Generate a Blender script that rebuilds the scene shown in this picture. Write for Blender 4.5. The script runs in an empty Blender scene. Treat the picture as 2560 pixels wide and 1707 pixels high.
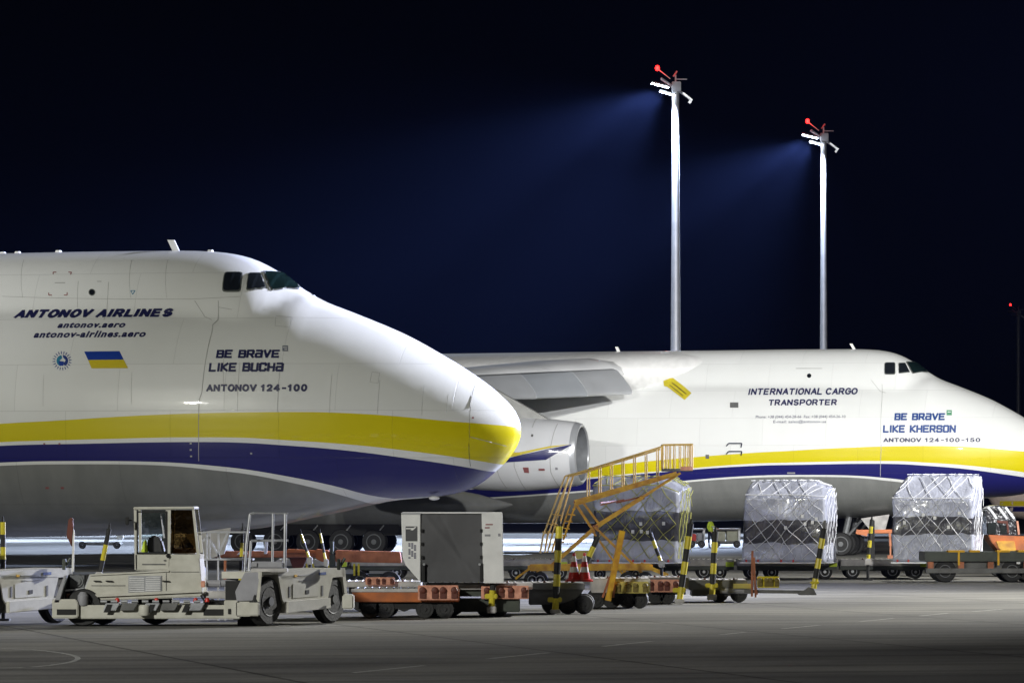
import bpy, bmesh, math, random
import numpy as np
from mathutils import Vector, Matrix
random.seed(7); rnd = random.Random(7)
C = bpy.context.scene.collection
sc = bpy.context.scene
F = 12000.0; HZ = 1237.0; CH = 2.93        # focal length and horizon row of the photo (its own pixels), eye height
# ------------------------------------------------------------------ camera, night sky, exposure
cam = bpy.data.objects.new('camera', bpy.data.cameras.new('camera')); C.objects.link(cam)
cam.location = (0, 0, CH); cam.rotation_euler = (math.radians(90), 0, 0)
cam.data.sensor_width = 36; cam.data.lens = F/2560*36
cam.data.shift_y = (HZ-853.5)/2560
cam.data.clip_start = 0.5; cam.data.clip_end = 6000
sc.camera = cam
world = bpy.data.worlds.new('World'); sc.world = world; world.use_nodes = True
world.node_tree.nodes['Background'].inputs[0].default_value = (0.25, 0.32, 0.6, 1)
world.node_tree.nodes['Background'].inputs[1].default_value = 0.002
sc.view_settings.view_transform = 'Standard'; sc.view_settings.look = 'None'
sc.view_settings.exposure = 0; sc.view_settings.gamma = 1
cy = sc.cycles
cy.use_denoising = True
cy.volume_step_rate = 1; cy.max_bounces = 6; cy.diffuse_bounces = 3; cy.glossy_bounces = 3
cy.transmission_bounces = 4; cy.volume_bounces = 0; cy.transparent_max_bounces = 12
cy.sample_clamp_indirect = 4; cy.caustics_reflective = False; cy.caustics_refractive = False

def spot(name, loc, target, power, size, blend=.5, col=(1, 1, 1), rad=.3, parent=None):
    l = bpy.data.lights.new(name, 'SPOT'); l.energy = power; l.spot_size = math.radians(size)
    l.spot_blend = blend; l.color = col; l.shadow_soft_size = rad
    o = bpy.data.objects.new(name, l); C.objects.link(o)
    d = Vector(target)-Vector(loc)
    if parent is not None:
        o.parent = parent; loc = Vector(loc)-parent.location
    o.location = loc; o.rotation_euler = d.to_track_quat('-Z', 'Y').to_euler()
    return o

# ------------------------------------------------------------------ materials
def mat(name, col, rough=.5, metal=0., var=.12, vs=3., bump=0., bs=20., coat=0., spec=.5, emit=None, es=0., dirt=None):
    m = bpy.data.materials.new(name); m.use_nodes = True
    nt = m.node_tree; b = nt.nodes['Principled BSDF']
    b.inputs['Roughness'].default_value = rough; b.inputs['Metallic'].default_value = metal
    b.inputs['Coat Weight'].default_value = coat; b.inputs['Coat Roughness'].default_value = .08
    b.inputs['Specular IOR Level'].default_value = spec
    c = (*col, 1)
    tc = nt.nodes.new('ShaderNodeTexCoord')
    nz = nt.nodes.new('ShaderNodeTexNoise'); nz.inputs['Scale'].default_value = vs; nz.inputs['Detail'].default_value = 6
    nt.links.new(tc.outputs['Object'], nz.inputs['Vector'])
    rp = nt.nodes.new('ShaderNodeValToRGB')
    rp.color_ramp.elements[0].position = .3; rp.color_ramp.elements[1].position = .7
    d = dirt or tuple(x*(1-var*2) for x in col)
    rp.color_ramp.elements[0].color = (*d, 1); rp.color_ramp.elements[1].color = (*[min(1, x*(1+var*.4)) for x in col], 1)
    nt.links.new(nz.outputs['Fac'], rp.inputs['Fac']); nt.links.new(rp.outputs['Color'], b.inputs['Base Color'])
    if bump:
        n2 = nt.nodes.new('ShaderNodeTexNoise'); n2.inputs['Scale'].default_value = bs
        nt.links.new(tc.outputs['Object'], n2.inputs['Vector'])
        bp = nt.nodes.new('ShaderNodeBump'); bp.inputs['Strength'].default_value = bump; bp.inputs['Distance'].default_value = .05
        nt.links.new(n2.outputs['Fac'], bp.inputs['Height']); nt.links.new(bp.outputs['Normal'], b.inputs['Normal'])
    if emit:
        b.inputs['Emission Color'].default_value = (*emit, 1); b.inputs['Emission Strength'].default_value = es
    return m
M = {}
M['white'] = mat('white_paint', (.78, .78, .77), .35, var=.06, coat=.3)
M['cream'] = mat('cream_paint', (.52, .51, .45), .42, var=.05, vs=4, coat=.2, dirt=(.43, .42, .36))
M['grey'] = mat('grey_paint', (.3, .3, .32), .45, var=.1)
M['dgrey'] = mat('dark_grey_paint', (.13, .13, .125), .5, var=.2)
M['rail'] = mat('pale_orange_tube', (.75, .5, .14), .5)
M['black'] = mat('black_rubber', (.018, .018, .018), .7, var=.2, bump=.2)
M['void'] = mat('black_parts_and_shade', (.012, .012, .012), .8)  # near-black for black parts; also puts the shade of recesses into the colour
M['steel'] = mat('galvanised_steel', (.55, .56, .58), .35, .8, var=.15)
M['alu'] = mat('bare_aluminium', (.62, .64, .67), .28, .5, var=.05, vs=.8)
M['orange'] = mat('orange_paint', (.5, .13, .02), .5, var=.25, vs=2, dirt=(.25, .08, .03))
M['rust'] = mat('rusty_orange_paint', (.45, .16, .07), .6, var=.25, vs=3, dirt=(.22, .07, .03))
M['amber'] = mat('amber_yellow_paint', (.72, .43, .03), .45, var=.2, vs=4, dirt=(.45, .2, .03))
M['peach'] = mat('faded_orange_paint', (.68, .33, .22), .55, var=.2, vs=6, dirt=(.4, .16, .1))
M['dred'] = mat('dark_red_rubber', (.11, .022, .01), .6)
M['mustard'] = mat('mustard_paint', (.5, .42, .1), .5, var=.1)
M['dmust'] = mat('dark_mustard_rubber', (.16, .12, .02), .6)
M['red'] = mat('red_paint', (.55, .03, .02), .4, var=.08)
M['yellow'] = mat('yellow_paint', (.6, .5, .03), .4, var=.1)
M['glass'] = mat('dark_window_glass', (.012, .015, .018), .06, spec=.8, var=.05)
M['green_glass'] = mat('greenish_window_glass', (.006, .014, .013), .06, spec=.8, var=.05)
M['navy'] = mat('navy_lettering', (.012, .014, .075), .45, var=.02)
M['blue'] = mat('blue_lettering', (.01, .05, .22), .45, var=.02)
M['flagblue'] = mat('flag_blue', (.005, .04, .3), .4, var=.02)
M['flagyellow'] = mat('flag_yellow', (.6, .48, .01), .4, var=.02)
M['hivis'] = mat('hi_vis_yellow_cloth', (.55, .7, .05), .7)
M['skin'] = mat('skin', (.45, .27, .2), .6)
M['trouser'] = mat('dark_blue_cloth', (.02, .025, .05), .8)
M['concrete_grey'] = mat('grey_canvas', (.085, .085, .09), .75, var=.06, vs=1.2, bump=.5, bs=2.5)
M['strap'] = mat('orange_webbing', (.7, .4, .02), .7)
M['net'] = mat('white_net_rope', (.75, .76, .8), .7, var=.05)
M['ynet'] = mat('olive_net_rope', (.45, .45, .12), .7, var=.05)
M['tyre'] = M['black']
M['hub'] = mat('grey_wheel_hub', (.15, .155, .16), .45, .3)
M['lamp'] = mat('lit_lamp_glass', (.9, .93, 1), .3, emit=(.75, .85, 1), es=45)
M['beacon'] = mat('lit_red_beacon', (.9, .05, .03), .3, emit=(1, .012, .012), es=9)
M['beige'] = mat('beige_panel', (.4, .4, .3), .5)
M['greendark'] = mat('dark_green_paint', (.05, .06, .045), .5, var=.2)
M['palegrey'] = mat('pale_grey_paint', (.5, .48, .46), .5, var=.1, dirt=(.3, .29, .28))
M['marking'] = mat('worn_white_marking', (.5, .5, .46), .6, var=.3, vs=6)

# ------------------------------------------------------------------ mesh helpers
def tag(o, label=None, cat=None, group=None, kind=None):
    if label: o['label'] = label
    if cat: o['category'] = cat
    if group: o['group'] = group
    if kind: o['kind'] = kind
    return o
def thing(name, label, cat, loc=(0, 0, 0), rz=0, group=None):
    o = bpy.data.objects.new(name, None); C.objects.link(o); o.empty_display_size = .2
    o.location = loc; o.rotation_euler = (0, 0, rz)
    return tag(o, label, cat, group)
class MB:
    def __init__(s): s.bm = bmesh.new()
    def box(s, x0, x1, y0, y1, z0, z1, bev=0):
        v = [s.bm.verts.new(p) for p in ((x0, y0, z0), (x1, y0, z0), (x1, y1, z0), (x0, y1, z0), (x0, y0, z1), (x1, y0, z1), (x1, y1, z1), (x0, y1, z1))]
        fs = [s.bm.faces.new([v[i] for i in q]) for q in ((0, 3, 2, 1), (4, 5, 6, 7), (0, 1, 5, 4), (1, 2, 6, 5), (2, 3, 7, 6), (3, 0, 4, 7))]
        if bev:
            es = list({e for f in fs for e in f.edges})
            bmesh.ops.bevel(s.bm, geom=es, offset=bev, segments=2, affect='EDGES')
        return s
    def prism(s, pts, y0, y1, bev=0):          # outline in (x, z), extruded from y0 to y1
        a = [s.bm.verts.new((x, y0, z)) for x, z in pts]; b = [s.bm.verts.new((x, y1, z)) for x, z in pts]
        n = len(pts); fs = [s.bm.faces.new(a), s.bm.faces.new(b[::-1])]
        for i in range(n): fs.append(s.bm.faces.new((a[i], b[i], b[(i+1) % n], a[(i+1) % n])))
        if bev:
            bmesh.ops.bevel(s.bm, geom=list({e for f in fs for e in f.edges}), offset=bev, segments=2, affect='EDGES')
        return s
    def tube(s, p, q, r, r2=None, n=10):
        p, q = Vector(p), Vector(q); r2 = r if r2 is None else r2
        d = (q-p); L = d.length
        if L < 1e-6: return s
        R = d.to_track_quat('Z', 'Y').to_matrix()
        A = [s.bm.verts.new(p+R@Vector((r*math.cos(k*6.28318/n), r*math.sin(k*6.28318/n), 0))) for k in range(n)]
        B = [s.bm.verts.new(q+R@Vector((r2*math.cos(k*6.28318/n), r2*math.sin(k*6.28318/n), 0))) for k in range(n)]
        for k in range(n): s.bm.faces.new((A[k], A[(k+1) % n], B[(k+1) % n], B[k]))
        s.bm.faces.new(A[::-1]); s.bm.faces.new(B)
        return s
    def path(s, pts, r, n=8):
        for a, b in zip(pts, pts[1:]): s.tube(a, b, r, n=n)
        return s
    def bar(s, p, q, w, h=None):               # square bar between two points
        h = h or w; p, q = Vector(p), Vector(q); d = q-p; R = d.to_track_quat('Z', 'Y').to_matrix()
        off = [(-w/2, -h/2), (w/2, -h/2), (w/2, h/2), (-w/2, h/2)]
        A = [s.bm.verts.new(p+R@Vector((a, b, 0))) for a, b in off]; B = [s.bm.verts.new(q+R@Vector((a, b, 0))) for a, b in off]
        for k in range(4): s.bm.faces.new((A[k], A[(k+1) % 4], B[(k+1) % 4], B[k]))
        s.bm.faces.new(A[::-1]); s.bm.faces.new(B); return s
    def lathe(s, prof, o=(0, 0, 0), axis='Z', n=32):   # prof: (radius, along)
        o = Vector(o); rings = []
        for r, t in prof:
            ring = []
            for k in range(n):
                a = k*2*math.pi/n; c, d = max(r, 1e-4)*math.cos(a), max(r, 1e-4)*math.sin(a)
                v = {'Z': (c, d, t), 'Y': (c, t, d), 'X': (t, c, d)}[axis]
                ring.append(s.bm.verts.new(o+Vector(v)))
            rings.append(ring)
        for A, B in zip(rings, rings[1:]):
            for k in range(n): s.bm.faces.new((A[k], A[(k+1) % n], B[(k+1) % n], B[k]))
        s.bm.faces.new(rings[0][::-1]); s.bm.faces.new(rings[-1])
        return s
    def sphere(s, c, r, sc=(1, 1, 1), u=16, v=10):
        bmesh.ops.create_uvsphere(s.bm, u_segments=u, v_segments=v, radius=r, matrix=Matrix.Translation(c)@Matrix.Diagonal((*sc, 1)))
        return s
    def xf(s, m): bmesh.ops.transform(s.bm, matrix=m, verts=s.bm.verts); return s
    def build(s, name, m, parent=None, smooth=False, ang=35):
        bmesh.ops.recalc_face_normals(s.bm, faces=s.bm.faces)
        me = bpy.data.meshes.new(name)
        if smooth:
            lim = math.radians(ang)
            for f in s.bm.faces: f.smooth = True
            for e in s.bm.edges:
                if len(e.link_faces) == 2 and e.calc_face_angle(0) > lim: e.smooth = False
        s.bm.to_mesh(me); s.bm.free(); me.materials.append(m)
        o = bpy.data.objects.new(name, me); C.objects.link(o)
        if parent is not None: o.parent = parent
        return o
def children(o): return [c for c in bpy.data.objects if c.parent == o]
def copy_tree(o, loc=None, rz=None, label=None, parent=None):
    c = o.copy(); C.objects.link(c); c.parent = parent
    if loc is not None: c.location = loc
    if rz is not None: c.rotation_euler[2] = rz
    if label: c['label'] = label
    for ch in children(o):
        if ch.type != 'LIGHT': copy_tree(ch, parent=c)
    return c
def P(px, D): return (px-1280)/F*D
def Z(py, D): return CH-(py-HZ)/F*D
class Fr:                                        # local plan of a thing standing at distance D, its base under column px0
    def __init__(s, px0, D): s.p, s.D, s.k = px0, D, D/F
    def loc(s): return (P(s.p, s.D), s.D, 0)
    def x(s, px): return (px-s.p)*s.k
    def z(s, py): return max(0, Z(py, s.D))
    def xz(s, pts): return [(s.x(a), Z(b, s.D)) for a, b in pts]
def wheel(parent, x, y, z, r, w, hub=.5, axis='Y', hm=None):
    o = MB().lathe([(r*.6, -w/2), (r*.93, -w/2), (r, -w*.32), (r, w*.32), (r*.93, w/2), (r*.6, w/2)], (0, 0, 0), axis, 28).build('wheel', M['tyre'], parent, True)
    o.location = (x, y, z)
    MB().lathe([(r*hub*.2, -w/2-.03), (r*hub*.35, -w/2-.03), (r*hub*.4, -w/2+.03), (r*hub*.9, -w/2+.03), (r*hub, -w/2-.012), (r*hub*1.12, -w/2-.012), (r*hub*1.12, w/2+.012), (r*.2, w/2+.012)],
               (0, 0, 0), axis, 24).build('rim', hm or M['hub'], o, True)
    return o
def striped(name, parent, p, q, r, n=6, cols=('yellow', 'black'), first=0):
    """bar in alternating painted bands, one mesh with two materials"""
    b = MB(); p, q = Vector(p), Vector(q); idx = []
    for i in range(n):
        a0 = p.lerp(q, i/n); a1 = p.lerp(q, (i+1)/n); k0 = len(b.bm.faces); b.tube(a0, a1, r, n=10)
        b.bm.faces.ensure_lookup_table()
        for f in b.bm.faces[k0:]: f.material_index = (i+first) % 2
    o = b.build(name, M[cols[0]], parent); o.data.materials.append(M[cols[1]])
    return o
# ------------------------------------------------------------------ apron
def ground_mat():
    m = bpy.data.materials.new('concrete_apron'); m.use_nodes = True; nt = m.node_tree; b = nt.nodes['Principled BSDF']
    N = nt.nodes.new; L = nt.links.new
    tc = N('ShaderNodeTexCoord')
    mp = N('ShaderNodeMapping'); mp.inputs['Rotation'].default_value = (0, 0, math.radians(-14)); L(tc.outputs['Object'], mp.inputs['Vector'])
    n1 = N('ShaderNodeTexNoise'); n1.inputs['Scale'].default_value = .16; n1.inputs['Detail'].default_value = 8; L(mp.outputs[0], n1.inputs['Vector'])
    n2 = N('ShaderNodeTexNoise'); n2.inputs['Scale'].default_value = 9; n2.inputs['Detail'].default_value = 6; L(mp.outputs[0], n2.inputs['Vector'])
    ms = N('ShaderNodeMapping'); ms.inputs['Scale'].default_value = (.05, .9, 1); L(mp.outputs[0], ms.inputs['Vector'])
    n3 = N('ShaderNodeTexNoise'); n3.inputs['Scale'].default_value = 1.0; n3.inputs['Detail'].default_value = 5; L(ms.outputs[0], n3.inputs['Vector'])
    r1 = N('ShaderNodeValToRGB'); r1.color_ramp.elements[0].position = .38; r1.color_ramp.elements[1].position = .62
    r1.color_ramp.elements[0].color = (.155, .152, .14, 1); r1.color_ramp.elements[1].color = (.25, .243, .215, 1); L(n1.outputs['Fac'], r1.inputs['Fac'])
    mx = N('ShaderNodeMix'); mx.data_type = 'RGBA'; mx.blend_type = 'MULTIPLY'; mx.inputs[0].default_value = .5
    r2 = N('ShaderNodeValToRGB'); r2.color_ramp.elements[0].position = .35; r2.color_ramp.elements[0].color = (.6, .6, .6, 1); r2.color_ramp.elements[1].position = .6
    L(n2.outputs['Fac'], r2.inputs['Fac']); L(r1.outputs[0], mx.inputs[6]); L(r2.outputs[0], mx.inputs[7])
    m3 = N('ShaderNodeMix'); m3.data_type = 'RGBA'; m3.blend_type = 'MULTIPLY'; m3.inputs[0].default_value = .9
    r3 = N('ShaderNodeValToRGB'); r3.color_ramp.elements[0].position = .36; r3.color_ramp.elements[0].color = (.55, .55, .55, 1); r3.color_ramp.elements[1].position = .55
    L(n3.outputs['Fac'], r3.inputs['Fac']); L(mx.outputs[2], m3.inputs[6]); L(r3.outputs[0], m3.inputs[7])
    br = N('ShaderNodeTexBrick'); br.offset = 0; br.inputs['Scale'].default_value = 1; br.inputs['Brick Width'].default_value = 7.5; br.inputs['Row Height'].default_value = 7.5
    br.inputs['Mortar Size'].default_value = .05; br.inputs['Color1'].default_value = (1, 1, 1, 1); br.inputs['Color2'].default_value = (.8, .8, .81, 1); br.inputs['Mortar'].default_value = (.22, .22, .21, 1)
    L(mp.outputs[0], br.inputs['Vector'])
    m4 = N('ShaderNodeMix'); m4.data_type = 'RGBA'; m4.blend_type = 'MULTIPLY'; m4.inputs[0].default_value = 1
    L(m3.outputs[2], m4.inputs[6]); L(br.outputs['Color'], m4.inputs[7]); L(m4.outputs[2], b.inputs['Base Color'])
    b.inputs['Roughness'].default_value = .6
    bp = N('ShaderNodeBump'); bp.inputs['Strength'].default_value = .25; bp.inputs['Distance'].default_value = .02; L(n2.outputs['Fac'], bp.inputs['Height']); L(bp.outputs[0], b.inputs['Normal'])
    return m
g = MB(); g.bm.faces.new([g.bm.verts.new(p) for p in ((-450, -60, 0), (450, -60, 0), (450, 1100, 0), (-450, 1100, 0))])
tag(g.build('ground', ground_mat()), kind='structure')
# painted dashes on the concrete
dash = MB()
def gp(px, py): D = F*CH/(py-HZ); return Vector((P(px, D), D, .004))
A0, A1 = gp(882, 1682), gp(2500, 1523); dv = (A1-A0).normalized(); sd = Vector((-dv.y, dv.x, 0))
def strip(b, a, c, w):
    b.bm.faces.new([b.bm.verts.new(p) for p in (a-sd*w/2, c-sd*w/2, c+sd*w/2, a+sd*w/2)])
for a, c in (((882, 1681), (1060, 1663)), ((1219, 1646), (1371, 1631)), ((1508, 1615), (1632, 1602)), ((1800, 1586), (1862, 1580)), ((1955, 1571), (2050, 1562)), ((2150, 1553), (2235, 1545)), ((2300, 1539), (2370, 1532)), ((2432, 1528), (2505, 1522))):
    strip(dash, gp(*a), gp(*c), .12)
tag(dash.build('lane_marking', M['marking']), kind='structure')
arc = MB(); prev = None
for k in range(15):
    t = k/14; pt = gp(190*math.sin(t*math.pi)**.6+5, 1645+ (t-.5)*50); 
    if prev is not None:
        d = (pt-prev).normalized(); s2 = Vector((-d.y, d.x, 0))*.05
        arc.bm.faces.new([arc.bm.verts.new(p) for p in (prev-s2, pt-s2, pt+s2, prev+s2)])
    prev = pt
tag(arc.build('curved_marking', M['marking']), kind='structure')
dr = MB().box(-200, 200, 207, 207.8, -.05, .004)  # dark grey strip across the whole apron
o = dr.build('dark_ground_strip', M['dgrey']); tag(o, kind='structure')

# ------------------------------------------------------------------ floodlight masts
def mast(px, D, top, r0, r1, label, lit=True, grp='floodlight masts'):
    H = Z(top, D); X = P(px, D)
    t = thing('floodlight_mast', label, 'mast', (X, D, 0), 0, grp)
    MB().lathe([(r0*1.35, 0), (r0*1.35, .35), (r0, .36), (r0*.98, H*.33), (r0*1.02, H*.33+.02), (r0*.95, H*.33+.25), (r0*.84, H*.5), (r0*.72, H*.7), (r1, H-.2), (r1*.9, H)], n=24).build('pole', M['steel'] if False else MP, t, True)
    hd = MB(); hd.box(-.25, .35, -.3, .3, H-.1, H+.55, .04)
    hd.bar((-.95, -.5, H+.75), (.75, .4, H-.35), .09); hd.bar((-.95, .5, H+.75), (.75, .9, H-.35), .09)
    hd.bar((-.95, -.5, H+.75), (-.95, .5, H+.75), .07); hd.bar((-.7, -.9, H+.3), (-.7, .9, H+.3), .07)
    hd.bar((0, 0, H+.5), (0, 0, H+1.0), .1); hd.bar((.0, 0, H+.72), (.75, 0, H+.72), .07)
    hd.build('lamp_frame', M['grey'], t)
    for (x, y, z, w) in ((-1.05, -.55, H+.25, .62), (-1.0, .45, H+.35, .62), (-.55, 0, H-.22, .55)):
        R = Matrix.Translation((x, y, z))@Matrix.Rotation(math.radians(14), 4, 'Y')
        h = MB().box(-w, w, -.3, .3, .03, .12, .02).xf(R).build('floodlight', M['dgrey'], t)
        MB().box(-w*.93, w*.93, -.27, .27, -.02, .028).xf(R).build('lamp_glass', M['lamp'] if lit else M['dgrey'], h)
    R = Matrix.Translation((.85, .2, H-.5))@Matrix.Rotation(math.radians(38), 4, 'Y')
    MB().box(-.5, .3, -.3, .3, -.06, .08, .02).box(.15, .33, -.2, .2, -.25, -.07).xf(R).build('unlit_floodlight', M['steel'], t)
    MB().bar((-1.12, 0, H+1.35), (-.35, 0, H+.75), .06).build('beacon_arm', M['grey'], t); MB().bar((-.15, 0, H+.9), (.1, 0, H+1.25), .1).build('red_rod', M['red'], t)
    MB().sphere((-1.2, 0, H+1.45), .15, (1, 1, 1.25)).build('beacon', M['beacon'], t, True)
    return t, X, H
MP = mat('pole_steel', (.5, .5, .52), .45, .3, var=.08, vs=1.5)
HC = (.62, .74, 1.0)
K1 = 480000
m1, X1, H1 = mast(1689, 316, 226, .37, .23, 'tall lit floodlight mast standing left of the other lit one, behind the far aircraft')
m2, X2, H2 = mast(2059, 358, 352, .32, .21, 'shorter looking lit floodlight mast above the cockpit of the far aircraft')
m3, X3, H3 = mast(2546, 720, 786, .38, .3, 'dark distant unlit mast with a small red beacon at the right edge', False)
for (m_, X, H, D, k) in ((m1, X1, H1, 316, 1.0), (m2, X2, H2, 358, 1.05)):
    spot('flood_lamp', (X-1.1, D-.6, H-.0), (X-1.1-36, D-6, H-17), K1*3.4*k, 40, .8, HC, .35, m_)
    spot('flood_lamp', (X-1.0, D-.6, H-.1), (X-1.1-32, D-10, H-38), K1*.45*k, 84, .9, HC, .35, m_)
    spot('flood_lamp', (X-.9, D-.8, H-.3), (X-.9-34, D-70, 0), K1*1.7*k, 44, 1, HC, .35, m_)
    spot('flood_lamp', (X-.5, D-.75, H-.35), (X-.3, D-.5, 0), K1*.14*k, 70, .9, HC, .25, m_)
    l = bpy.data.lights.new('beacon_lamp', 'POINT'); l.energy = 120; l.color = (1, .03, .02); l.shadow_soft_size = .2
    o = bpy.data.objects.new('beacon_lamp', l); C.objects.link(o); o.parent = m_; o.location = (-1.2, -.35, H+1.5)
# more masts stand outside the frame, one of them added for softer light; their lamps light the near sides
def side_mast(X, D, H, lamps, label):
    t = thing('floodlight_mast', label, 'mast', (X, D, 0), 0, 'floodlight masts')
    MB().lathe([(.5, 0), (.5, .3), (.38, .32), (.22, H)], n=20).build('pole', MP, t, True)
    hd = MB().bar((-1.5, 0, H), (1.5, 0, H), .12)
    hd.build('lamp_frame', M['grey'], t)
    for i, (tg, p, sz, bl, col) in enumerate(lamps):
        x = -1.2+i*1.2
        MB().box(x-.3, x+.3, -.3, .3, H+.08, H+.3, .03).build('floodlight', M['steel'], t)
        spot('flood_lamp', (X+x, D-.5 if False else D, H-.3), tg, p, sz, bl, col, 2.5 if col == BC else .45, t)
    return t
BC = (.55, .62, 1.0); WC = (.99, .99, 1); NC = (1, .99, .95); YC = (1, .99, .82)
side_mast(48, 158, 30, [((5, 129, 0), 410000, 50, 1, NC), ((-6, 139, 9), 300000, 34, 1, BC), ((24, 232, 7), 270000, 44, .9, NC), ((10, 166, 3), 240000, 44, 1, NC)], 'floodlight mast outside the frame to the right')
side_mast(80, 232, 30, [((-7, 140, 11), 2700000, 18, 1, BC), ((2, 138, 9), 1300000, 14, 1, BC)], 'unseen floodlight mast added farther outside the frame to the right')  # added mast that lights the crown and softens the shading of the near nose
side_mast(42, 60, 30, [((24, 236, 6), 560000, 22, .8, WC), ((0, 232, 6), 350000, 17, .9, WC), ((9, 163, 2), 120000, 15, 1, NC)], 'nearer floodlight mast outside the frame to the right')
side_mast(-48, 40, 28, [((-18, 138, 6), 135000, 50, .9, YC), ((2, 150, 6), 104000, 46, .9, WC), ((-6, 82, 0), 125000, 40, 1, WC), ((-9, 110, 2), 20000, 18, 1, WC), ((0, 234, 7), 230000, 17, 1, WC)], 'floodlight mast outside the frame to the left')  # last lamp is an added fill that softens shadows under the far wing
# ------------------------------------------------------------------ cargo aircraft
TH = math.radians(15); CT, ST = math.cos(TH), math.sin(TH)
def pchip(xs, ys):
    xs, ys = np.array(xs, float), np.array(ys, float); h = np.diff(xs); d = np.diff(ys)/h; m = np.zeros_like(ys)
    m[0], m[-1] = d[0], d[-1]
    for i in range(1, len(xs)-1):
        if d[i-1]*d[i] > 0:
            w1, w2 = 2*h[i]+h[i-1], h[i]+2*h[i-1]; m[i] = (w1+w2)/(w1/d[i-1]+w2/d[i])
    def f(x):
        x = min(max(x, xs[0]), xs[-1]); i = min(max(np.searchsorted(xs, x)-1, 0), len(h)-1)
        t = (x-xs[i])/h[i]
        return float((1+2*t)*(1-t)**2*ys[i]+t*(1-t)**2*h[i]*m[i]+t*t*(3-2*t)*ys[i+1]+t*t*(t-1)*h[i]*m[i+1])
    return f
class Plane:
    def __init__(s, npx, D): s.Y = D; s.X = P(npx, D)
    def uz(s, px, py, w=0.):                     # point of the vertical plane at side offset w seen at (px, py)
        k = (px-1280)/F
        # X0-u*CT-w*ST = k*(Y0+u*ST-w*CT)
        u = (s.X-w*ST-k*(s.Y-w*CT))/(CT+k*ST); D = s.Y+u*ST-w*CT
        return u, Z(py, D)
    def near(s, px, py):
        w = 2.
        for _ in range(12):
            u, z = s.uz(px, py, w); w = .5*w+.5*halfw(u, z)
        return u, z
A = Plane(1300, 137.0); B = Plane(2655, 231.0)
top_px = [(1300, 1075), (1298, 1060), (1290, 1036), (1275, 1013), (1250, 988), (1220, 962), (1180, 934), (1140, 908), (1080, 873), (1020, 840), (960, 813), (900, 789), (850, 769), (800, 751), (778, 738), (762, 727), (740, 712), (710, 690), (680, 670), (640, 649), (600, 637), (540, 629.5), (450, 627), (200, 630), (0, 634)]
bot_px = [(1300, 1075), (1296, 1098), (1286, 1120), (1265, 1150), (1240, 1174), (1190, 1213), (1150, 1231), (1100, 1240), (1050, 1245), (985, 1250), (940, 1258), (858, 1277), (756, 1298), (654, 1319), (600, 1325), (500, 1330), (332, 1337), (0, 1343)]
def tab(l):
    r = [A.uz(x, y) for x, y in l]; return [max(0, u) for u, z in r], [z for u, z in r]
us, zs = tab(top_px); us[0] = 0
_zt = pchip([math.sqrt(u) for u in us]+[math.sqrt(x) for x in (22, 40, 50, 60, 66)], zs+[10.0, 9.9, 9.8, 9.5, 9.2])
us2, zs2 = tab(bot_px); us2[0] = 0
_zb = pchip([math.sqrt(u) for u in us2]+[math.sqrt(x) for x in (22, 40, 46, 56, 66)], zs2+[1.55, 1.5, 2.0, 4.6, 7.6])
_W = pchip([math.sqrt(u) for u in (0, .1, .3, .7, 1.3, 2.2, 3.5, 5, 7, 9.5, 12, 44, 52, 60, 66)], [0, .42, .72, 1.12, 1.55, 2.02, 2.52, 2.95, 3.33, 3.6, 3.7, 3.7, 3.1, 1.7, .5])
_zc = pchip([math.sqrt(u) for u in (0, 1, 4, 8, 14, 44, 56, 66)], [zs[0], 4.72, 4.85, 5.05, 5.2, 5.2, 6.6, 8.4])
def sec(u):
    s = math.sqrt(max(u, 0)); g = min(.07, s*.18)
    zt = sum(_zt(s+g*o)*w for o, w in ((-1.4, .1), (-.7, .22), (0, .36), (.7, .22), (1.4, .1)))
    zb = sum(_zb(s+g*o)*w for o, w in ((-1.4, .1), (-.7, .22), (0, .36), (.7, .22), (1.4, .1)))
    return zt, zb, _W(s), _zc(s)
NA = 112
def section(u, n=NA):
    """half section from keel (a=0) to crown (a=pi): list of (w, z)"""
    zt, zb, W, zc = sec(u); hu = max(.001, min(3.72, zt-zc)); hl = max(.001, zc-zb)
    h_ = zt-zc; q_ = min(1, max(0, (h_-3.8)/.75)); q_ = q_*q_*(3-2*q_); R2 = max(.01, h_*.28*(1-q_)+2.25*q_); zu = zt-R2; out = []
    sm = min(1, max(0, (hu-2)/1.7)); sm = sm*sm*(3-2*sm)
    for k in range(n+1):
        a = math.pi*k/n; sx, cz = math.sin(a), -math.cos(a)
        ph = hl if cz < 0 else hu; e = 2.15+.35*sm if cz < 0 else 2.0+.08*sm
        sxx, c2 = abs(sx)+1e-9, abs(cz)+1e-9
        r1 = ((sxx/max(W, 1e-3))**e+(c2/ph)**e)**(-1/e)
        r = r1
        if cz > 0 and q_ > 0:
            b = (zu-zc)*cz; disc = b*b-(zu-zc)**2+R2*R2
            if disc > 0:
                r2 = b+math.sqrt(disc); kk = .18
                d = abs(r1-r2); r = max(r1, r2)+max(kk-d, 0)**2/(4*kk)
        out.append((sx*r, zc+cz*r))
    return out
_sc = {}
def halfw(u, z):
    k = round(max(u, 0)*20)
    if k not in _sc:
        s = section(k/20); s = sorted([(z_, w_) for w_, z_ in s]); _sc[k] = (np.array([q[0] for q in s]), np.array([q[1] for q in s]))
    return float(np.interp(z, *_sc[k], left=0, right=0))
def curve_px(l, extra): 
    r = [A.near(x, y) for x, y in l]; return sorted([(u, z) for u, z in r]+extra)
yt = curve_px([(0, 1059), (150, 1050.5), (300, 1041), (450, 1034), (600, 1030.5), (750, 1029.5), (900, 1034), (1000, 1041), (1095, 1050), (1180, 1057), (1240, 1062), (1290, 1067)], [(19, 4.62), (23.5, 4.17), (31, 3.5), (40, 3.2), (70, 3.2)])
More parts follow.
